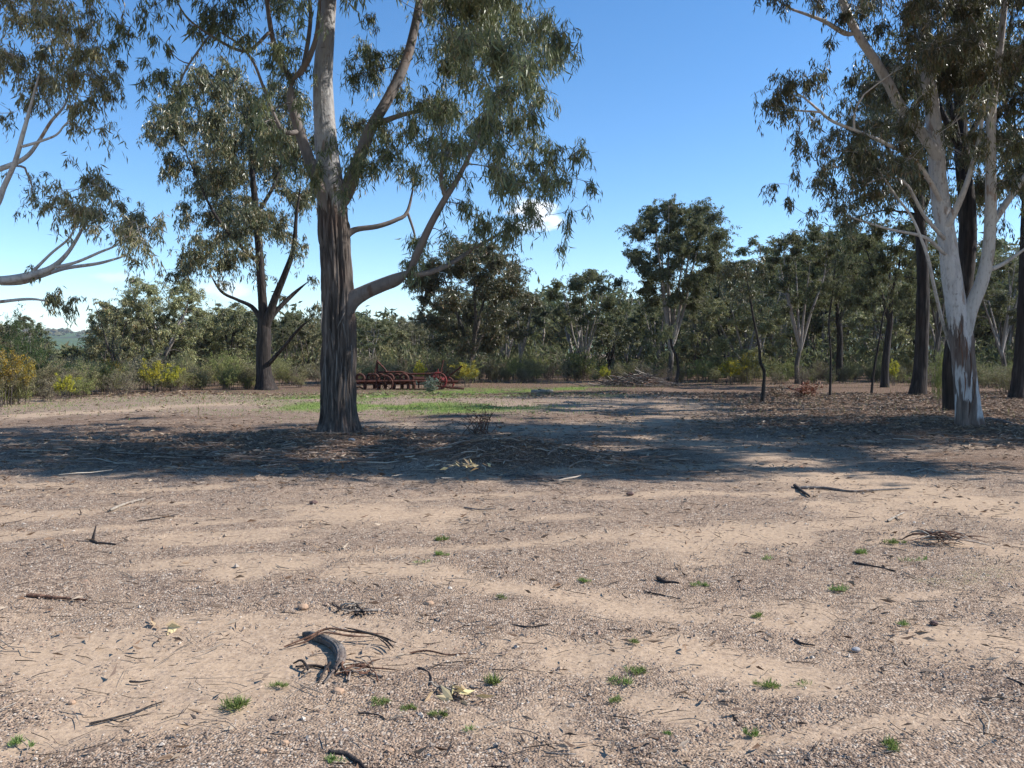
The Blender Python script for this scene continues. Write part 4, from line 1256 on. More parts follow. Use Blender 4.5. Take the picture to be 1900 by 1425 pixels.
# the rest of the forest: many of each kind, told apart only by where they stand
rf = random.Random(77)
REG = [(-250, 120, 'distant gum in the woodland at the far left edge'), (120, 470, 'distant gum behind the scrub between the left edge and the black trunk'), (470, 800, 'distant gum in the woodland behind the furrowed trunk and plough'),
       (800, 1130, 'distant gum in the woodland right of the plough'), (1130, 1400, 'distant gum in the forest behind the stick heap'), (1400, 1690, 'distant gum in the forest behind the crooked sapling'), (1690, 2200, 'distant gum in the forest behind the white gum')]
def region(px):
    for a, b, l in REG:
        if a <= px < b:
            return l
    return REG[-1][2] if px > 0 else REG[0][2]
for k in range(130):
    px = -250 + 2400 * (k + rf.random()) / 130
    px = rf.uniform(-220, 2120) if k % 3 == 0 else px
    y = rf.uniform(47, 88)
    if px < 470:
        top = rf.uniform(555, 610) if px > 190 else rf.uniform(575, 630)
    elif px < 800:
        top = rf.uniform(572, 612)
    elif px < 1350:
        top = rf.uniform(525, 590)
    else:
        top = rf.uniform(430, 560)
    if 70 < px < 178:
        top, y = rf.uniform(636, 648), rf.uniform(60, 90)
    kd = rf.choice('STUVQJTVQSKU')
    look = {'S': 'narrow upright', 'T': 'tall open crowned', 'U': 'low bushy', 'V': 'dark domed', 'Q': 'thin high crowned', 'J': 'pale many stemmed', 'K': 'wide low branching'}[kd]
    row = 'nearer' if y < 70 else 'farther'
    forest_tree(kd, px, y, top, region(px).replace('distant', look + ' ' + row), None, rf.uniform(.9, 1.3), region(px).replace('distant gum', 'distant gums'), rf)

def far_woods():
    """the wood beyond the trees one can tell apart: one dark mass of crowns and stems"""
    rng = np.random.default_rng(55)
    lp, ld, tb = [], [], Tubes()
    for k in range(430):
        y = rng.uniform(62, 130)
        x = (rng.random() - .5) * 2 * (0.72 * y + 4)
        px = CX + x / y * FPX
        h = np.interp(px, [-300, 60, 90, 170, 200, 480, 800, 1100, 1350, 1900, 2300], [4.6, 3.6, 1.9, 1.9, 4.4, 5.2, 5.4, 7.5, 9.5, 11, 11]) * rng.uniform(.75, 1.05)
        z0 = float(gz(x, y))
        for q in range(3):
            tb.add(np.array([[x + rng.normal(0, .3), y + rng.normal(0, .3), z0], [x + rng.normal(0, .5), y, z0 + h * .5], [x + rng.normal(0, .9), y, z0 + h * .9]]), [.10, .07, .02], 4)
        w = h * rng.uniform(.3, .45)
        for q in range(11):
            u = rng.random()
            c = np.array([x + rng.normal(0, w * .5), y + rng.normal(0, w * .5), z0 + h * (.34 + .62 * u ** .8)])
            n = 22
            g = rng.normal(size=(n, 3))
            g /= np.linalg.norm(g, axis=1, keepdims=True)
            lp.append(c + g * h * .13 * rng.random((n, 1)) ** .4)
            ld.append(rng.normal(0, 1, (n, 3)) - [0, 0, .4])
    lp, ld = np.concatenate(lp), np.concatenate(ld)
    L = rng.uniform(.38, .78, len(lp))
    v, f = leaf_quads(lp, ld, L, L * .32, rng)
    link('far_woods', mk_mesh('far_woods', v, [f], M['leaf_bush']), kind='stuff')
    link('far_wood_stems', tb.mesh('far_wood_stems', M['bark_forest']), kind='stuff')
far_woods()

def undergrowth():
    """low scrub filling the shade between the far trunks, too thick to count"""
    rng = np.random.default_rng(58)
    n = 45000
    y = rng.uniform(50, 100, n)
    x = (rng.random(n) - .5) * 2 * (.7 * y)
    c = fbm(xy3(x * .25, y * .25), 3, 131)
    top = 2.0 * sstep(.3, .7, c) + .5
    px = CX + x / y * FPX
    top = np.where(px < 230, top * .45, top)
    z = top * rng.random(n) ** .8
    d = rng.normal(0, .7, (n, 3)) + [0, 0, .7]
    L = rng.uniform(.25, .6, n)
    v, f = leaf_quads(np.stack([x, y, gz(x, y) + z], -1), d, L, L * .25, rng)
    link('undergrowth', mk_mesh('undergrowth', v, [f], M['leaf_bush']), kind='stuff')
undergrowth()

# ------------------------------------------------------------------ shrubs
def shrub_kind(seed, H, W, stems, leaf, bark, n_leaf, leaf_len=(.05, .11), lw=.22, up=.7, blossom=None, n_bl=0, start=.25, bl_low=.55, tall=False):
    rng = np.random.default_rng(seed)
    tb = Tubes()
    lp, ld = [], []
    bl = []
    for s in range(stems):
        a = rng.random() * 6.28
        rr = W * .5 * math.sqrt(rng.random())
        h = H * (1 - .45 * (rr / (W * .5)) ** 2) * rng.uniform(.7, 1.05)
        end = np.array([math.cos(a) * rr, math.sin(a) * rr, h])
        b0 = np.array([math.cos(a), math.sin(a), 0]) * rng.uniform(0, .06 + .18 * W * (not tall))
        c = b0 * .5 + end * np.array([.35, .35, .6])
        u = np.linspace(0, 1, 6)[:, None]
        pts = (1 - u) ** 2 * b0 + 2 * u * (1 - u) * c + u ** 2 * end + rng.normal(0, .02, (6, 3)) * u
        tb.add(pts, np.linspace(.013, .004, 6) * (H / 1.6) ** .5, 4)
        for q in range(7):
            uu = rng.uniform(start, .95)
            p = (1 - uu) ** 2 * b0 + 2 * uu * (1 - uu) * c + uu ** 2 * end
            e = p + np.array([rng.normal(0, .16) * W, rng.normal(0, .16) * W, abs(rng.normal(.12, .1)) * H * up])
            tb.add(np.array([p, (p + e) / 2 + rng.normal(0, .02, 3), e]), [.005, .004, .002], 3)
            n = n_leaf // (stems * 7)
            t = rng.random(n)[:, None] ** .7
            lp.append(p + (e - p) * t + rng.normal(0, .035 * H ** .5, (n, 3)))
            d = rng.normal(0, .7, (n, 3))
            d[:, 2] += up
            ld.append(d)
            if blossom and e[2] > H * bl_low * rng.uniform(.7, 1.2):
                nb = n_bl // (stems * 4)
                bl.append(p + (e - p) * rng.uniform(.4, 1.1, (nb, 1)) + rng.normal(0, .05, (nb, 3)))
    lp, ld = np.concatenate(lp), np.concatenate(ld)
    lp[:, 2] = np.maximum(lp[:, 2], .03)
    L = rng.uniform(*leaf_len, len(lp))
    v, f = leaf_quads(lp, ld, L, L * lw, rng)
    parts = [('stems', tb.mesh('stems', M[bark]), 'stuff'), ('foliage', mk_mesh('foliage', v, [f], M[leaf]), 'stuff')]
    if bl:
        bl = np.concatenate(bl)
        d = rng.normal(0, 1, (len(bl), 3))
        L = rng.uniform(.05, .10, len(bl))
        v, f = leaf_quads(bl, d, L, L * .6, rng)
        parts.append(('blossom', mk_mesh('blossom', v, [f], M[blossom]), 'stuff'))
    return parts

SH = {
    'grey': shrub_kind(31, 1.5, 1.6, 16, 'leaf_greyscrub', 'twig', 2600, (.06, .13), .16, .8),
    'olive': shrub_kind(32, 1.7, 1.7, 16, 'leaf_olive', 'twig', 3000, (.06, .13), .2, .8),
    'yellowgreen': shrub_kind(33, 1.3, 1.5, 14, 'leaf_yellowgreen', 'twig', 2400, (.06, .13), .18, .9),
    'broom': shrub_kind(34, 1.2, 1.0, 18, 'leaf_olive', 'twig', 2000, (.10, .22), .07, 1.6, start=.05),
    'bare': shrub_kind(35, 1.6, 1.5, 22, 'leaf_greyscrub', 'twig', 900, (.05, .10), .2, .8),
    'wattle': shrub_kind(36, 2.0, 1.6, 10, 'leaf_yellowgreen', 'bark_mid', 1700, (.08, .16), .18, .5, 'blossom', 1500, .45, .45),
    'wattle_orange': shrub_kind(37, 2.4, 1.7, 10, 'leaf_olive', 'bark_mid', 2000, (.08, .16), .18, .5, 'blossom_orange', 1300, .45, .5),
    'cypress': shrub_kind(38, 3.6, 2.4, 22, 'leaf_bright', 'bark_mid', 9000, (.07, .15), .2, .6, start=.05),
    'blue': shrub_kind(39, .75, .95, 10, 'leaf_blue', 'twig', 420, (.09, .16), .3, .6, start=.1),
}
SHH = {'grey': 1.5, 'olive': 1.7, 'yellowgreen': 1.3, 'broom': 1.2, 'bare': 1.6, 'wattle': 2.0, 'wattle_orange': 2.4, 'cypress': 3.6, 'blue': .75}
SNAME = {'grey': 'scrub_bush', 'olive': 'scrub_bush', 'yellowgreen': 'scrub_bush', 'broom': 'broom_bush', 'bare': 'twiggy_bush', 'wattle': 'wattle_bush', 'wattle_orange': 'wattle_bush', 'cypress': 'cypress_bush', 'blue': 'gum_sapling'}
SPROTO = {}
def shrub(kind, px, y, h, label, group=None, wide=1.0, rng=random.Random(9)):
    s = h / SHH[kind]
    sc = (s * wide, s * wide, s)
    rz = rng.random() * 6.28
    if kind not in SPROTO:
        SPROTO[kind] = place(SNAME[kind], SH[kind], label, 'bush', at(px, y), rz, sc, group)
        return SPROTO[kind]
    return dup(SPROTO[kind], at(px, y), rz, label, sc, group)

WATTLE_AT = [(283, 33), (118, 27.5), (866, 41), (778, 42.5), (1122, 43.5), (1355, 42), (1392, 41), (200, 31), (322, 34), (1658, 38), (420, 36)]
for kind, px, y, h, label, wide in [
    ('wattle', 283, 33, 1.6, 'brightest yellow flowering wattle in the scrub between the left edge and the black trunk', .75),
    ('wattle', 118, 27.5, 1.1, 'small yellow flowering wattle low beside the cypress at left', .7),
    ('wattle_orange', 200, 33, 1.7, 'orange tinged wattle left of the brightest yellow wattle', .8),
    ('wattle_orange', 5, 24.5, 2.05, 'orange and yellow wattle at the left edge in front of the cypress', .9),
    ('wattle_orange', 40, 26, 1.8, 'yellow topped wattle just right of the one on the left edge', .7),
    ('wattle', 322, 34, 1.35, 'green and yellow wattle touching the brightest wattle on its right', .7),
    ('wattle', 866, 39, 1.45, 'yellow wattle behind the red wheel of the plough', .9),
    ('wattle', 778, 42, 1.4, 'yellow wattle behind the middle of the plough', .7),
    ('yellowgreen', 958, 48, 1.5, 'yellow green bush in the scrub right of the plough wattle', 1.0),
    ('wattle', 1122, 44, 1.15, 'low yellow wattle just left behind the stick heap', .8),
    ('wattle', 1355, 42, 1.6, 'yellow wattle in the scrub between stick heap and crooked sapling', 1.2),
    ('wattle_orange', 1392, 42, 1.95, 'taller gold wattle beside the crooked sapling', .8),
    ('yellowgreen', 1300, 46, 1.4, 'pale green bush right of the stick heap', 1.0),
    ('wattle', 1658, 40, 1.5, 'yellow green wattle left of the black straight trunk', .6),
    ('yellowgreen', 1745, 24, 1.9, 'narrow bush of lit green leaves standing left of the white gum foot', .25),
    ('yellowgreen', 420, 40, 1.7, 'bright green bush left of the black trunk', .9),
    ('yellowgreen', 455, 38, 1.25, 'pale yellow green bush at the foot of the black trunk', 1.2),
    ('cypress', 32, 31, 3.2, 'dark green cypress bush at the left edge behind the orange wattle', .85),
    ('cypress', 66, 32, 2.4, 'lighter green cypress bush right of the dark one', .7),
    ('blue', 800, 33.5, .68, 'blue grey gum sapling on the grass in front of the plough', 1.1),
    ('yellowgreen', 1078, 48, 1.9, 'pale green bush left of the low yellow wattle', .9),
    ('olive', 1870, 31, 1.15, 'dark olive bush between the white gum and the right edge trunk', 1.6),
]:
    shrub(kind, px, y, h, label, None, wide)

SREG = [(-250, 180, 'grey green scrub bush along the clearing at the far left'), (180, 470, 'grey green scrub bush below the yellow wattle at left'), (470, 640, 'grey green scrub bush between the black trunk and the furrowed trunk'), (640, 900, 'grey green scrub bush behind the old plough'),
        (900, 1130, 'grey green scrub bush between plough and stick heap'), (1130, 1290, 'grey green scrub bush behind the stick heap'), (1290, 1500, 'grey green scrub bush around the crooked sapling'), (1500, 1700, 'grey green scrub bush left of the black trunks'), (1700, 2200, 'grey green scrub bush behind the white gum')]
rs = random.Random(31)
for k in range(230):
    px = -250 + 2400 * (k + rs.random()) / 230
    edge = np.interp(px, [-250, 0, 300, 480, 700, 1000, 1300, 1500, 1900, 2200], [23, 25.5, 31.5, 36.5, 40.5, 44, 44, 40, 37, 36])
    y = edge + rs.random() ** 1.5 * 14
    kind = rs.choice(['grey', 'olive', 'grey', 'broom', 'bare', 'olive', 'yellowgreen', 'broom'] + ['yellowgreen', 'yellowgreen', 'olive'] * (px < 660))
    if any(abs(px - a) < 30 and y < b for a, b in WATTLE_AT):
        y += 5
    h = rs.uniform(.55, 1.25) * (1.25 if rs.random() < .2 else 1) * (.9 if px > 1100 else 1.1) * (1 + (y - edge) * .02)
    lab = [l for a, b, l in SREG if a <= px < b]
    lab = lab[0] if lab else SREG[-1][2]
    look = {'grey': 'dull grey leafed', 'olive': 'rounded olive', 'broom': 'upright broomlike', 'bare': 'nearly bare twiggy', 'yellowgreen': 'pale yellow green'}[kind]
    row = 'front row' if y < edge + 2.5 else ('second row' if y < edge + 7 else 'hindmost')
    shrub(kind, px, y, h, lab.replace('grey green scrub', row + ' ' + look), lab.replace('bush', 'bushes'), rs.uniform(.8, 1.3), rs)

# ------------------------------------------------------------------ saplings near the forest edge
def sapling(label, pxs, depth, clumps, leaf, seed, w=8):
    rng = np.random.default_rng(seed)
    return hero_tree('sapling', label, pxs[0], depth, [[(p[0], p[1], 0, p[2]) for p in pxs]], clumps, M['bark_dark'], M['bark_mid'], M[leaf], rng, (), nu=12, flare=.5, depth_sd=.5, slim=.72,
                     twigs=16, leaves=20, leaf_len=(.09, .18), leaf_w=.2, min_z=.8, twig_r=.004)
sapling('crooked thin black sapling in front of the forest', [(1414, 747, 10), (1417, 715, 9), (1418, 690, 8), (1411, 672, 8), (1408, 640, 7), (1398, 590, 6), (1390, 540, 5), (1380, 490, 3)], 27.2,
        [(1372, 495, 34), (1400, 490, 26), (1350, 515, 24), (1395, 530, 24), (1415, 505, 16), (1380, 555, 16, None, .6), (1360, 545, 18, None, .6), (1420, 560, 14, None, .5)], 'leaf_dark', 5)
sapling('thin upright sapling right of the russet leaved branch', [(1540, 738, 6), (1541, 700, 6), (1541, 650, 5), (1538, 600, 5), (1545, 540, 4), (1550, 480, 3)], 30.5,
        [(1545, 490, 30), (1575, 510, 26), (1520, 520, 28), (1550, 550, 26), (1500, 545, 20), (1580, 560, 20)], 'leaf_bush', 6)
sapling('slanting thin sapling left of the black straight trunk', [(1617, 722, 6), (1621, 690, 6), (1630, 640, 5), (1640, 580, 4), (1655, 530, 3)], 33,
        [(1650, 530, 26), (1625, 555, 22), (1670, 560, 22)], 'leaf_bush', 7)
sapling('bent black stem beside the right end of the stick heap', [(1253, 712, 9), (1258, 690, 8), (1256, 665, 7), (1246, 640, 6), (1243, 610, 5), (1240, 570, 3)], 41,
        [(1240, 620, 26), (1265, 640, 20), (1225, 650, 20)], 'leaf_bush', 8)

# ------------------------------------------------------------------ the old plough
def plough():
    Y = 37.0
    def W(px, py, dy=0.0):
        return P(px, py, Y + dy)
    o = W(760, 724)
    o[2] = float(gz(o[0], o[1]))
    root = thing('old_plough', 'long rusty scarifier plough with curved tines and red wheel on the grass', 'plough', o)
    loc = lambda px, py, dy=0.0: W(px, py, dy) - o
    def bars(name, segs, mat=M['rust'], sides=4):
        tb = Tubes()
        for s in segs:
            pts, r = np.array(s[:-1]), s[-1]
            tb.add(pts, np.full(len(pts), r), sides)
            c = tb
        return link(name, tb.mesh(name, mat, sides > 4), root)
    # frame: two long square beams and cross pieces
    for dy in (-.45, .35):
        bars('beam', [(loc(668, 708, dy), loc(755, 707, dy), loc(850, 708, dy), .055)])
    for px in (680, 722, 764, 806, 838):
        bars('cross_bar', [(loc(px, 707.5, -.5), loc(px, 707.5, .4), .045)])
    # raised rail, its mast and stays
    bars('rail', [(loc(702, 690), loc(745, 690), loc(760, 694), loc(800, 693), loc(822, 689), .042)])
    bars('mast', [(loc(700, 707), loc(700, 668), .045)])
    bars('mast', [(loc(693, 707, .2), loc(700, 668), .035)])
    bars('stay', [(loc(700, 670), loc(713, 683), loc(728, 705), .045)])
    # tines: each an arched spring bar with a point in the soil
    for k, px in enumerate((668, 686, 694, 706, 722, 737, 749, 759)):
        dy = (-.35, .25)[k % 2]
        c = loc(px, 708, dy)
        pts = [c + [-.10, 0, .02], c + [-.14, 0, .24], c + [.02, 0, .33], c + [.17, 0, .22], c + [.21, 0, -.05], c + [.24, 0, -.25], c + [.14, 0, -.40]]
        tb = Tubes()
        tb.add(catmull(np.array(pts), 18), np.linspace(.062, .07, 18), 6)
        t = link('tine', tb.mesh('tine', M['rust']), root)
        sk = Tubes()
        sk.add(np.array([c + [.19, 0, .16], c + [.22, 0, -.12], c + [.20, 0, -.40]]), [.075, .085, .06], 4)
        link('shank', sk.mesh('shank', M['rust'], False), t)
        s = Tubes()
        s.add(np.array([pts[-1] + [.07, 0, .12], pts[-1], pts[-1] + [-.10, 0, -.03]]), [.05, .055, .015], 4)
        link('share', s.mesh('share', M['rust'], False), t)
        bm = Tubes()
        bm.add(np.array([c + [-.14, -.02, .0], c + [.12, -.02, .0]]), [.12, .12], 4)
        link('clamp', bm.mesh('clamp', M['rust'], False), t)
    # wheels
    def wheel(px, py, dy, R, mat, spokes=9):
        c = loc(px, py, dy)
        a = np.linspace(0, 2 * math.pi, 41)
        tb = Tubes()
        tb.add(np.stack([c[0] + R * np.cos(a), np.full(41, c[1]), c[2] + R * np.sin(a)], -1), np.full(41, .042), 6)
        w = link('wheel', tb.mesh('rim', mat), root)
        h = Tubes()
        h.add(np.array([c + [0, -.10, 0], c + [0, .10, 0]]), [.075, .075], 10)
        link('hub', h.mesh('hub', mat), w)
        for k in range(spokes):
            b = k * 2 * math.pi / spokes
            s = Tubes()
            s.add(np.array([c + [.05 * math.cos(b), .02, .05 * math.sin(b)], c + [R * math.cos(b), 0, R * math.sin(b)]]), [.015, .015], 5)
            link('spoke', s.mesh('spoke', mat), w)
    wheel(713, 712, -.55, .36, M['rust'])
    wheel(813, 707, -.6, .36, M['rust_red'])
    wheel(829, 712, .55, .30, M['rust_red'])
    # gear box, seat plate, levers and drawbar at the red end
    bars('gear_case', [(loc(803, 700, -.1), loc(812, 698, -.1), .13), (loc(812, 700, -.1), loc(824, 705, -.1), .10)], M['rust_red'])
    bars('lever', [(loc(815, 704, -.3), loc(818, 690, -.3), loc(823, 668, -.3), .035)])
    bars('lever', [(loc(812, 704, .2), loc(813, 684, .2), .026)], M['rust_red'])
    bars('lever', [(loc(822, 705, .1), loc(838, 694, .1), loc(857, 679, .1), .045)])
    bars('lever', [(loc(820, 698, .0), loc(831, 689, .0), .03)])
    bars('drawbar', [(loc(812, 716, -.2), loc(835, 719, -.3), loc(861, 721.5, -.4), .045)])
    bars('skid', [(loc(660, 719, -.3), loc(668, 718, -.3), loc(678, 724, -.3), .035)])
    bars('hinge_bracket', [(loc(768, 703, -.1), loc(788, 703, -.1), .10), (loc(776, 706, -.1), loc(777, 720, -.1), .035)])
    bars('ground_bar', [(loc(735, 722, -.4), loc(790, 722, -.4), .03)])
plough()

# ------------------------------------------------------------------ stick heap, fallen branches, sticks
def on_ground(pts, lift):
    pts = np.array(pts, float)
    pts[:, 2] = gz(pts[:, 0], pts[:, 1]) + lift
    return pts

def stick_heap():
    rng = np.random.default_rng(41)
    c = G(1185, 724)
    c[1] = 38.5
    c[0] = (1185 - CX) / FPX * 38.5
    c[2] = float(gz(c[0], c[1]))
    root = thing('stick_heap', 'heap of grey dead sticks and branches at the edge of the forest', 'stick heap', c)
    for k in range(230):
        u = rng.normal(0, .75)
        v = rng.normal(0, .35)
        x = u * 1.25 + .1
        h = .62 * math.exp(-(x / 1.35) ** 2 - (v / .7) ** 2) * rng.random() ** .6
        L = rng.uniform(.35, 1.5)
        a = rng.normal(0, .6)
        d = np.array([math.cos(a), math.sin(a) * .8, rng.normal(0, .22)])
        n = 6
        t = np.linspace(-.5, .5, n)[:, None]
        p = np.array([x, v, h + .04]) + d * L * t + np.cumsum(rng.normal(0, .018, (n, 3)), axis=0)
        p[:, 2] = np.maximum(p[:, 2], .015)
        r = rng.uniform(.008, .026)
        tb = Tubes()
        tb.add(p, np.linspace(r, r * .4, n), 5)
        link('stick', tb.mesh('stick', M[rng.choice(['deadwood', 'deadwood', 'deadwood_pale', 'deadwood_dark', 'bark_strip'])]), root)
    tb = Tubes()   # fine brush between the sticks
    for k in range(700):
        x = rng.normal(-.35, .95)
        v = rng.normal(0, .4)
        h = .55 * math.exp(-(x / 1.4) ** 2 - (v / .7) ** 2) * rng.random()
        L = rng.uniform(.2, .7)
        a = rng.random() * 6.28
        d = np.array([math.cos(a), math.sin(a), rng.normal(.1, .35)])
        p = np.array([x, v, h + .03]) + d * L * np.array([-.5, 0, .5])[:, None] + rng.normal(0, .03, (3, 3))
        p[:, 2] = np.maximum(p[:, 2], .01)
        tb.add(p, [.006, .005, .003], 3)
    link('brushwood', tb.mesh('brushwood', M['deadwood']), root, kind='stuff')
stick_heap()

def stick(label, pix, r, mat, name='fallen_stick', forks=(), lift=None, sides=8, wob=.25, seed=1):
    """a stick lying on the ground through photograph points"""
    g = np.array([gpt(*p) for p in pix])
    b = g[0].copy()
    b[2] = float(gz(b[0], b[1]))
    root = thing(name, label, 'stick', b)
    n = max(10, len(pix) * 6)
    def shape(g, r0, r1, nm, par, lf):
        rng = np.random.default_rng(seed)
        p = catmull(g, n)
        p[:, :2] += np.cumsum(rng.normal(0, r0 * .15, (n, 2)), axis=0)
        hump = np.sin(np.linspace(0, 1, n) * math.pi) * (lf or 0)
        p[:, 2] = gz(p[:, 0], p[:, 1]) + r0 * .55 + hump
        tb = Tubes()
        rr = np.linspace(r0, r1, n)
        rr[0] *= .55
        rr[-1] *= .3
        tb.add(p - b, rr, sides, wob, seed)
        return link(nm, tb.mesh(nm, M[mat]), par)
    shape(g, r, r * .5, 'stem', root, lift)
    for f in forks:
        shape(np.array([gpt(*p) for p in f]), r * .6, r * .25, 'fork', root, (lift or 0) * .5)
    return root

STICKS = [
    ('long pale branch lying on the sandy ground at right, furthest of the long ones', [(1480, 906), (1530, 907), (1580, 913), (1640, 910), (1690, 907)], .018, 'deadwood', ()),
    ('short dark stick slanting just left of the long pale branch', [(1473, 902), (1490, 912), (1507, 924)], .022, 'deadwood_dark', ()),
    ('dark straight stick lying near the left edge on gravel', [(50, 1106), (90, 1109), (130, 1112), (170, 1114)], .013, 'bark_strip', ()),
    ('thin dark stick slanting across the lower left sand', [(165, 1345), (205, 1336), (245, 1325), (275, 1313), (305, 1303)], .006, 'deadwood_dark', [[(205, 1336), (222, 1341), (235, 1335)]]),
    ('black forked stick at left with an upright prong', [(168, 1003), (180, 1008), (200, 1009), (222, 1011)], .014, 'deadwood_dark', ()),
    ('thick charred branch at the bottom edge of the photo', [(612, 1396), (640, 1402), (662, 1412), (690, 1432)], .012, 'deadwood_dark', ()),
    ('thin straight stick on the right gravel below the bark curl', [(1582, 1044), (1610, 1050), (1640, 1056), (1668, 1062)], .010, 'deadwood_dark', ()),
    ('crooked short dark stick in the centre right gravel', [(1220, 1074), (1235, 1080), (1250, 1081), (1262, 1083)], .013, 'deadwood_dark', [[(1228, 1076), (1238, 1070)]]),
    ('thin reddish stick lying right of the curved grey log', [(760, 1213), (790, 1208), (830, 1215), (868, 1212)], .006, 'bark_strip', ()),
    ('thin dark stick ending in a knuckle below right of the grey log', [(775, 1240), (790, 1246), (800, 1258), (798, 1272)], .007, 'deadwood_dark', [[(790, 1246), (820, 1232), (878, 1226)]]),
    ('fine curved stick between two grass tufts near the bottom', [(664, 1324), (680, 1324), (700, 1328), (715, 1337)], .005, 'deadwood_dark', ()),
    ('low dark stick on the sandy strip right of centre', [(1195, 1098), (1230, 1105), (1265, 1113)], .006, 'deadwood_dark', ()),
    ('pale fallen stick near the shade edge at left', [(205, 948), (240, 934), (270, 927)], .016, 'deadwood_pale', ()),
    ('long bent branch lying in the shade in front of the furrowed trunk', [(470, 873), (500, 880), (545, 878), (600, 866)], .022, 'deadwood', ()),
    ('thin stick lying in the shade left of the low mound', [(585, 858), (620, 848), (660, 856)], .018, 'deadwood', ()),
    ('thin dark stick lying just below the shade edge at left', [(255, 968), (290, 963), (330, 955)], .009, 'deadwood_dark', ()),
    ('dark stick at the right edge near the sandy patch', [(1868, 1260), (1885, 1266), (1905, 1273)], .008, 'deadwood_dark', ()),
    ('fine stick near the bottom right of centre', [(1012, 1398), (1040, 1400), (1072, 1399)], .005, 'deadwood', ()),
    ('small bent stick left of the bottom right grass tufts', [(1475, 1188), (1490, 1196), (1515, 1200)], .008, 'deadwood_dark', ()),
    ('pale stick lying diagonal in the right gravel above the bark curl', [(1648, 968), (1660, 960), (1675, 951)], .014, 'deadwood_pale', [[(1660, 960), (1668, 966)]]),
    ('straight dark stick in the sand left of centre', [(240, 1265), (260, 1266), (282, 1263)], .006, 'deadwood_dark', ()),
    ('thin stick at the sunlit edge below the mound', [(860, 942), (890, 946), (920, 944)], .010, 'deadwood', ()),
    ('long dark twig on gravel left of the low sandy strip', [(950, 1160), (985, 1164), (1020, 1158)], .006, 'deadwood_dark', ()),
    ('grey stick on the litter right in front of the white gum', [(1690, 878), (1720, 872), (1755, 880)], .016, 'deadwood_pale', ()),
    ('long fallen limb in the shade right of the white gum foot', [(1830, 778), (1865, 785), (1910, 796)], .05, 'deadwood', ()),
]
for k, (lab, pix, r, mat, fk) in enumerate(STICKS):
    s = stick(lab, pix, r, mat, forks=fk, seed=k + 3)
# upright prong on the black forked stick
g = gpt(172, 1004)
tb = Tubes()
tb.add(np.array([g + [0, 0, .01], g + [.01, 0, .05], g + [.03, 0, .13]]), [.014, .011, .005], 6)
pr = [o for o in COL.objects if o.get('label', '').startswith('black forked stick')][0]
me = tb.mesh('prong', M['deadwood_dark'])
me.transform(__import__('mathutils').Matrix.Translation(-pr.location))
link('prong', me, pr)

def grey_log():
    c = gpt(600, 1210)
    root = thing('curved_log', 'curved grey weathered log with frayed end on the gravel in the foreground', 'log', c)
    pix = [(563, 1180), (576, 1183), (593, 1189), (611, 1197), (626, 1208), (633, 1221), (631, 1234), (622, 1246)]
    g = np.array([gpt(*p) for p in pix]) - c
    hz = np.array([.012, .016, .018, .019, .021, .020, .015, .008])
    g[:, 2] += hz
    rad = np.array([.012, .021, .024, .026, .028, .028, .021, .009])
    me = surf_tube('log', g, rad, M['deadwood'], 60, 110, 0.009, 13, 0, .16, 17)
    link('log', me, root)
    rng = np.random.default_rng(6)
    for k, (a, b) in enumerate([((548, 1238), (600, 1240)), ((545, 1232), (575, 1248)), ((590, 1268), (612, 1232)), ((600, 1270), (622, 1240)), ((640, 1226), (690, 1236)), ((660, 1224), (695, 1245)), ((575, 1218), (620, 1215)), ((560, 1252), (590, 1235)), ((565, 1258), (590, 1248))]):
        p = catmull(np.array([gpt(*a), (gpt(*a) + gpt(*b)) / 2 + [0, 0, .015] + rng.normal(0, .012, 3), gpt(*b)]), 8) - c
        p[:, 2] = np.maximum(p[:, 2], .004) + .004
        tb = Tubes()
        tb.add(p, np.linspace(.005, .009, 8) if k < 4 else np.linspace(.004, .002, 8), 5, .3, k)
        link('splinter', tb.mesh('splinter', M['deadwood_dark' if k in (0, 1, 2, 7) else 'deadwood']), root)
    # strip of red bark lying across the log
    r2 = thing('bark_strip', 'long reddish bark strip lying across the curved grey log', 'bark strip', gpt(527, 1203))
    for q, (pp, w, z) in enumerate([([(527, 1203), (570, 1192), (610, 1185), (660, 1187), (713, 1184)], .008, [.01, .024, .052, .035, .018]), ([(527, 1204), (565, 1199), (600, 1192), (650, 1192), (690, 1190)], .006, [.01, .02, .048, .03, .018]), ([(640, 1186), (680, 1189), (712, 1193), (735, 1200)], .007, [.06, .04, .02, .012]),
                                      ([(700, 1192), (720, 1200), (730, 1210)], .006, [.03, .015, .01]), ([(702, 1196), (718, 1206), (724, 1213)], .005, [.03, .015, .01])]):
        p = np.array([gpt(*a) for a in pp]) - np.array(r2.location)
        p[:, 2] = np.interp(np.linspace(0, 1, len(z)), np.linspace(0, 1, len(z)), z) + 0.0
        tb = Tubes()
        p = catmull(p, 20)
        tb.add(p, np.full(20, w) * np.interp(np.arange(20), [0, 6, 15, 19], [.3, 1, .9, .35]), 6, .6, q)
        link('strip', tb.mesh('strip', M['bark_strip' if q < 2 else 'deadwood_dark']), r2)
grey_log()

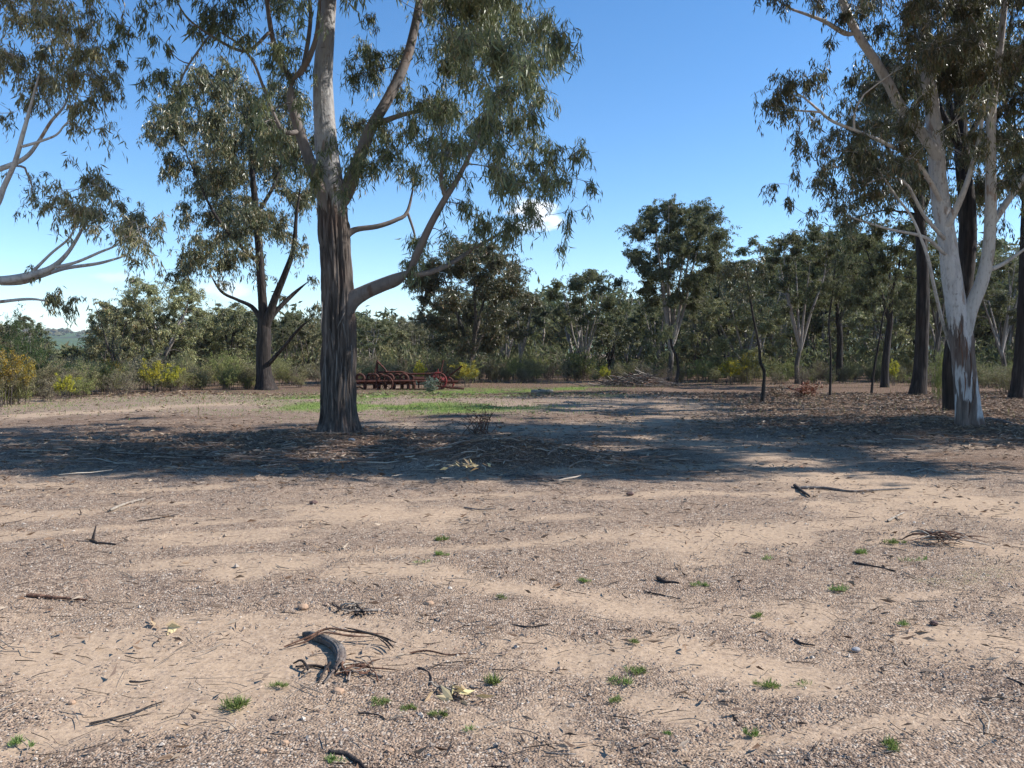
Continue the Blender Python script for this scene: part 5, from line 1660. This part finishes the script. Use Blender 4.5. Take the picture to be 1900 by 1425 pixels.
def leaf_spray(name, label, cat, px, py, n, spread, L, mat, stems=0, stem_h=.3, lw=.3, flat=.3, seed=1, stem_mat='bark_strip', up=.2):
    rng = np.random.default_rng(seed)
    c = gpt(px, py)
    root = thing(name, label, cat, c)
    if stems:
        tb = Tubes()
        tips = []
        for k in range(stems):
            e = np.array([rng.normal(0, spread * .6), rng.normal(0, spread * .4), stem_h * rng.uniform(.5, 1.1)])
            b0 = np.array([rng.normal(0, spread * .4), rng.normal(0, spread * .2), 0])
            m = (b0 + e) / 2 + rng.normal(0, .04, 3)
            tb.add(catmull(np.array([b0, m, e]), 6), np.linspace(.008, .003, 6), 4)
            tips += [m, e, (m + e) / 2]
        link('stems', tb.mesh('stems', M[stem_mat]), root, kind='stuff')
        tips = np.array(tips)
        pos = tips[rng.integers(len(tips), size=n)] + rng.normal(0, .05, (n, 3))
    else:
        pos = np.stack([rng.normal(0, spread, n), rng.normal(0, spread * .7, n), rng.uniform(.006, flat, n)], -1)
    pos[:, 2] = np.maximum(pos[:, 2], .006)
    d = rng.normal(0, 1, (n, 3))
    d[:, 2] = d[:, 2] * (.4 if up > 0 else .15) + up
    ll = rng.uniform(*L, n)
    if n <= 24:
        for k in range(n):
            v, f = leaf_quads(pos[k:k + 1], d[k:k + 1], ll[k:k + 1], ll[k:k + 1] * lw, rng, .6)
            link('leaf', mk_mesh('leaf', v, [f], M[mat]), root)
    else:
        v, f = leaf_quads(pos, d, ll, ll * lw, rng)
        link('foliage', mk_mesh('foliage', v, [f], M[mat]), root, kind='stuff')
    return root
leaf_spray('dry_leaf_cluster', 'cluster of dry yellow tan leaves on gravel near the bottom centre', 'dead leaves', 848, 1298, 11, .045, (.06, .11), 'tan_leaf', 0, lw=.42, flat=.035, seed=2, up=-.02)
leaf_spray('dry_leaf_cluster', 'single dry tan leaf cluster on the sand at left centre', 'dead leaves', 312, 1163, 4, .03, (.07, .11), 'tan_leaf', 0, lw=.45, flat=.02, seed=3)
leaf_spray('dead_shrub', 'small dead shrub with dark red twigs behind the low mound', 'shrub', 888, 805, 130, .30, (.05, .09), 'dead_red', 26, .5, seed=4)
leaf_spray('fallen_branch', 'fallen branch with dead russet leaves right of the crooked sapling', 'branch', 1495, 737, 260, .55, (.12, .20), 'rust_leaf', 26, .5, lw=.34, seed=5)
leaf_spray('fallen_branch', 'dark brown dead leafed branch at the foot of the crooked sapling', 'branch', 1440, 738, 160, .4, (.10, .17), 'dead_leaf', 18, .4, lw=.34, seed=6)
leaf_spray('dry_leaf_cluster', 'small heap of pale dry leaves on the low mound', 'dead leaves', 878, 868, 22, .16, (.09, .15), 'tan_leaf', 0, lw=.3, flat=.06, seed=7)
leaf_spray('dry_leaf_cluster', 'pale dry leaves in the shade left of the low mound', 'dead leaves', 628, 872, 22, .25, (.10, .16), 'dead_leaf', 0, lw=.3, flat=.07, seed=8)

def bark_heap():
    rng = np.random.default_rng(9)
    c = gpt(1755, 1010)
    root = thing('bark_heap', 'heap of curled reddish brown bark strips on the gravel at right', 'bark heap', c)
    for k in range(42):
        a = rng.normal(-.35, .6)
        L = rng.uniform(.12, .40)
        x, y = rng.normal(0, .11), rng.normal(0, .06)
        u = np.linspace(-.5, .5, 9)[:, None]
        p = np.array([x, y, .015 + .06 * rng.random()]) + u * L * np.array([math.cos(a), math.sin(a), rng.normal(0, .12)])
        p[:, 2] += .05 * np.cos(u[:, 0] * 3.0) * rng.random()
        p[:, 2] = np.maximum(p[:, 2], .008)
        tb = Tubes()
        tb.add(p, np.full(9, rng.uniform(.003, .009)) * np.interp(np.arange(9), [0, 3, 8], [.4, 1, .3]), 5, .4, k)
        link('strip', tb.mesh('strip', M['bark_strip' if k % 2 else 'deadwood_pale']), root)
bark_heap()

def dead_tangle(label, px, py, seed, n, spread, mat='deadwood'):
    rng = np.random.default_rng(seed)
    c = gpt(px, py)
    root = thing('twig_tangle', label, 'twigs', c)
    for k in range(n):
        a = rng.random() * 6.28
        L = rng.uniform(.08, .28) * spread / .12
        p0 = np.array([rng.normal(0, spread * .5), rng.normal(0, spread * .4), .012])
        u = np.linspace(-.5, .5, 6)[:, None]
        p = p0 + u * L * np.array([math.cos(a), math.sin(a), .12 * rng.random()]) + np.cumsum(rng.normal(0, .008, (6, 3)), 0)
        p[:, 2] = np.maximum(p[:, 2], .006)
        tb = Tubes()
        tb.add(p, np.linspace(.006, .002, 6) * rng.uniform(.6, 1.6), 4)
        link('twig', tb.mesh('twig', M[mat if k % 3 else 'deadwood_pale']), root)
dead_tangle('tangle of dead twigs and bark behind the curved grey log', 665, 1132, 1, 16, .10, 'deadwood_dark')
dead_tangle('patch of broken twigs and bark right of the frayed log end', 660, 1245, 2, 18, .10, 'bark_strip')
dead_tangle('litter of twigs in the shade in front of the furrowed trunk', 560, 865, 3, 22, .5)
dead_tangle('brown dead fronds in the shade left of the furrowed trunk', 420, 850, 4, 22, .45, 'bark_strip')
dead_tangle('twigs heaped along the front of the low mound', 990, 885, 5, 22, .45)
dead_tangle('dead twigs by the tan leaf cluster at the bottom centre', 835, 1285, 6, 12, .06)
dead_tangle('bark and twig litter in front of the white gum', 1830, 868, 7, 24, .6)
dead_tangle('twigs on the right side of the low mound', 1060, 838, 8, 18, .3)

# ------------------------------------------------------------------ stones, firewood, tufts
def rock(label, px, py, r, mat, seed, squash=.6):
    rng = np.random.default_rng(seed)
    c = gpt(px, py)
    nu, nv = 12, 8
    th = np.linspace(0, 2 * math.pi, nu, endpoint=False)
    ph = np.linspace(.05, math.pi - .05, nv)
    d = np.stack([np.outer(np.sin(ph), np.cos(th)), np.outer(np.sin(ph), np.sin(th)), np.outer(np.cos(ph), np.ones(nu))], -1)
    r = r * .72
    R = r * (.75 + .6 * fbm(d * 1.7 + seed * 3.1, 3, seed))
    v = d * R[..., None] * np.array([1.15, .9, squash])
    v = v.reshape(-1, 3)
    i = np.arange(nv - 1)[:, None] * nu
    j = np.arange(nu)[None]
    j2 = (j + 1) % nu
    q = np.stack([i + j, i + nu + j, i + nu + j2, i + j2], -1).reshape(-1, 4)
    o = link('stone', mk_mesh('stone', v + [0, 0, r * squash * .45], [q, np.array([np.arange(nu)]), np.array([np.arange(nu)[::-1] + (nv - 1) * nu])], M[mat], False), loc=[float(a) for a in c])
    return tag(o, label, 'stone')
for lab, px, py, r, mat, s in [
    ('grey stone at the right foot of the furrowed trunk', 653, 818, .075, 'rock_grey', 1), ('dark red stone on the gravel in the middle right', 1169, 918, .05, 'rock_dark', 2), ('orange tan stone near the left bottom tufts', 528, 1380, .022, 'rock_tan', 3),
    ('pale orange stone left of the charred branch', 486, 1396, .022, 'rock_tan', 4), ('orange stone right of the twig tangle behind the log', 797, 1121, .035, 'rock_tan', 5), ('flat orange stone beneath the frayed log', 628, 1285, .035, 'rock_tan', 6),
    ('pale angular stone on the right sand below the grass tuft', 1588, 1207, .03, 'rock_grey', 7), ('tan stone right of the charred branch', 724, 1394, .02, 'rock_tan', 8), ('small dark upright stone by the right grass tuft', 1733, 1158, .03, 'rock_dark', 9),
    ('dark lump of wood on the gravel below the shade edge', 582, 934, .05, 'rock_dark', 10), ('tan stone by the left end of the twig tangle', 563, 1128, .04, 'rock_tan', 11), ('pale stone below the left sandy streak', 133, 1305, .022, 'rock_tan', 12)]:
    rock(lab, px, py, r, mat, s)

for k, (dx, L, a, lab) in enumerate([(0, .34, .1, 'left pale split log of the short row on the grass'), (.32, .30, -.15, 'middle pale split log of the short row on the grass'), (.60, .28, .2, 'right pale split log of the short row on the grass'), (.2, .25, 1.2, 'small dark billet lying behind the pale split logs')]):
    c = G(993, 727)
    p = np.array([c[0] + dx, c[1] + (.3 if k == 3 else 0), 0])
    p[2] = float(gz(p[0], p[1])) + .06
    d = np.array([math.cos(a), math.sin(a), 0]) * L * .5
    me = surf_tube('firewood_log', np.array([-d, -d * .3, d * .4, d]), np.array([.07, .085, .08, .065]), M['deadwood_pale' if k < 3 else 'deadwood_dark'], 14, 10, 0.004, 7, 0, .15, k)
    tag(link('firewood_log', me, loc=p), lab, 'log')

def tuft(label, px, py, w, seed, n=130):
    rng = np.random.default_rng(seed)
    c = gpt(px, py)
    r = w / FPX * c[1] * .5
    a = rng.random(n) * 6.28
    k = rng.integers(5, size=n)
    cc = rng.normal(0, .45, (5, 2)) * r * [1.2, .8]
    rr = np.sqrt(rng.random(n)) * r * rng.uniform(.1, .7, 5)[k]
    pos = np.stack([np.cos(a) * rr + cc[k, 0], np.sin(a) * rr + cc[k, 1], np.zeros(n)], -1)
    pos[:, 2] = gz(pos[:, 0] + c[0], pos[:, 1] + c[1]) - float(gz(c[0], c[1]))
    d = np.stack([np.cos(a) * .6 * rr / r + rng.normal(0, .5, n), np.sin(a) * .6 * rr / r + rng.normal(0, .5, n), rng.uniform(.4, 1.1, n)], -1)
    L = rng.uniform(.35, 1.0, n) * r * rng.uniform(.55, 1.15, 5)[k]
    v, f = leaf_quads(pos, d, L, np.maximum(L * .13, .0026), rng, .5)
    o = link('grass_tuft', mk_mesh('grass_tuft', v, [f], M['grass']), loc=[float(q) for q in c])
    tag(o, label, 'grass tuft', 'green grass tufts on the gravel')
TUFTS = [(430, 1311, 48, 'largest green tuft, left of centre near the bottom'), (35, 1381, 38, 'green tuft in the lower left corner'), (912, 1267, 38, 'bright green tuft right of the dead twig knuckle'), (702, 1305, 30, 'green tuft left of the tan leaf cluster'), (763, 1316, 28, 'green tuft between the one left of the leaf cluster and the cluster'),
         (812, 1327, 34, 'green tuft touching the lower side of the tan leaf cluster'), (1176, 1193, 26, 'small green tuft on the sand right of centre, upper of a column'), (1178, 1247, 34, 'green tuft second from top in the column right of centre'), (1155, 1266, 34, 'green tuft third from top in the column right of centre'), (1136, 1300, 26, 'lowest green tuft in the column right of centre'),
         (1425, 1273, 38, 'wide green tuft on the lower right sand'), (1391, 1364, 30, 'green tuft low on the right gravel'), (1660, 1386, 46, 'big green tuft in the lower right corner gravel'), (1676, 1158, 22, 'green tuft beside the small dark upright stone'), (1298, 1087, 26, 'green tuft right of the crooked short stick'),
         (1408, 1145, 22, 'green tuft on the right end of the long sandy strip'), (933, 1109, 22, 'green tuft at the left end of the right sandy strip'), (817, 1002, 24, 'upper green tuft near the pale dead leaves in the centre'), (815, 1031, 24, 'lower green tuft near the pale dead leaves in the centre'), (783, 1044, 22, 'faint green tuft left of the centre pair'),
         (517, 1273, 28, 'green tuft left below the curved grey log'), (1558, 1095, 26, 'green tuft on the gravel at right above the sand'), (1590, 1026, 30, 'green tuft near the bark strip heap'), (1423, 1038, 26, 'faint green tuft left of the thin straight stick'), (1663, 1008, 24, 'green tuft just left of the bark heap'), (1082, 1079, 20, 'tiny green tuft on gravel above the sandy strip'),
         (622, 1412, 28, 'green tuft beside the charred branch at the bottom edge'), (868, 1355, 24, 'faint tuft below the tan leaf cluster'), (1700, 1040, 34, 'wide thin tuft below the bark heap'), (1488, 1270, 28, 'faint green tuft right of the wide lower right one'), (1238, 1363, 18, 'small green tuft on gravel between the column and the low right one')]
for k, (px, py, w, lab) in enumerate(TUFTS):
    tuft(lab, px, py, w, 300 + k, 70 if 'faint' in lab or 'thin' in lab else 230)
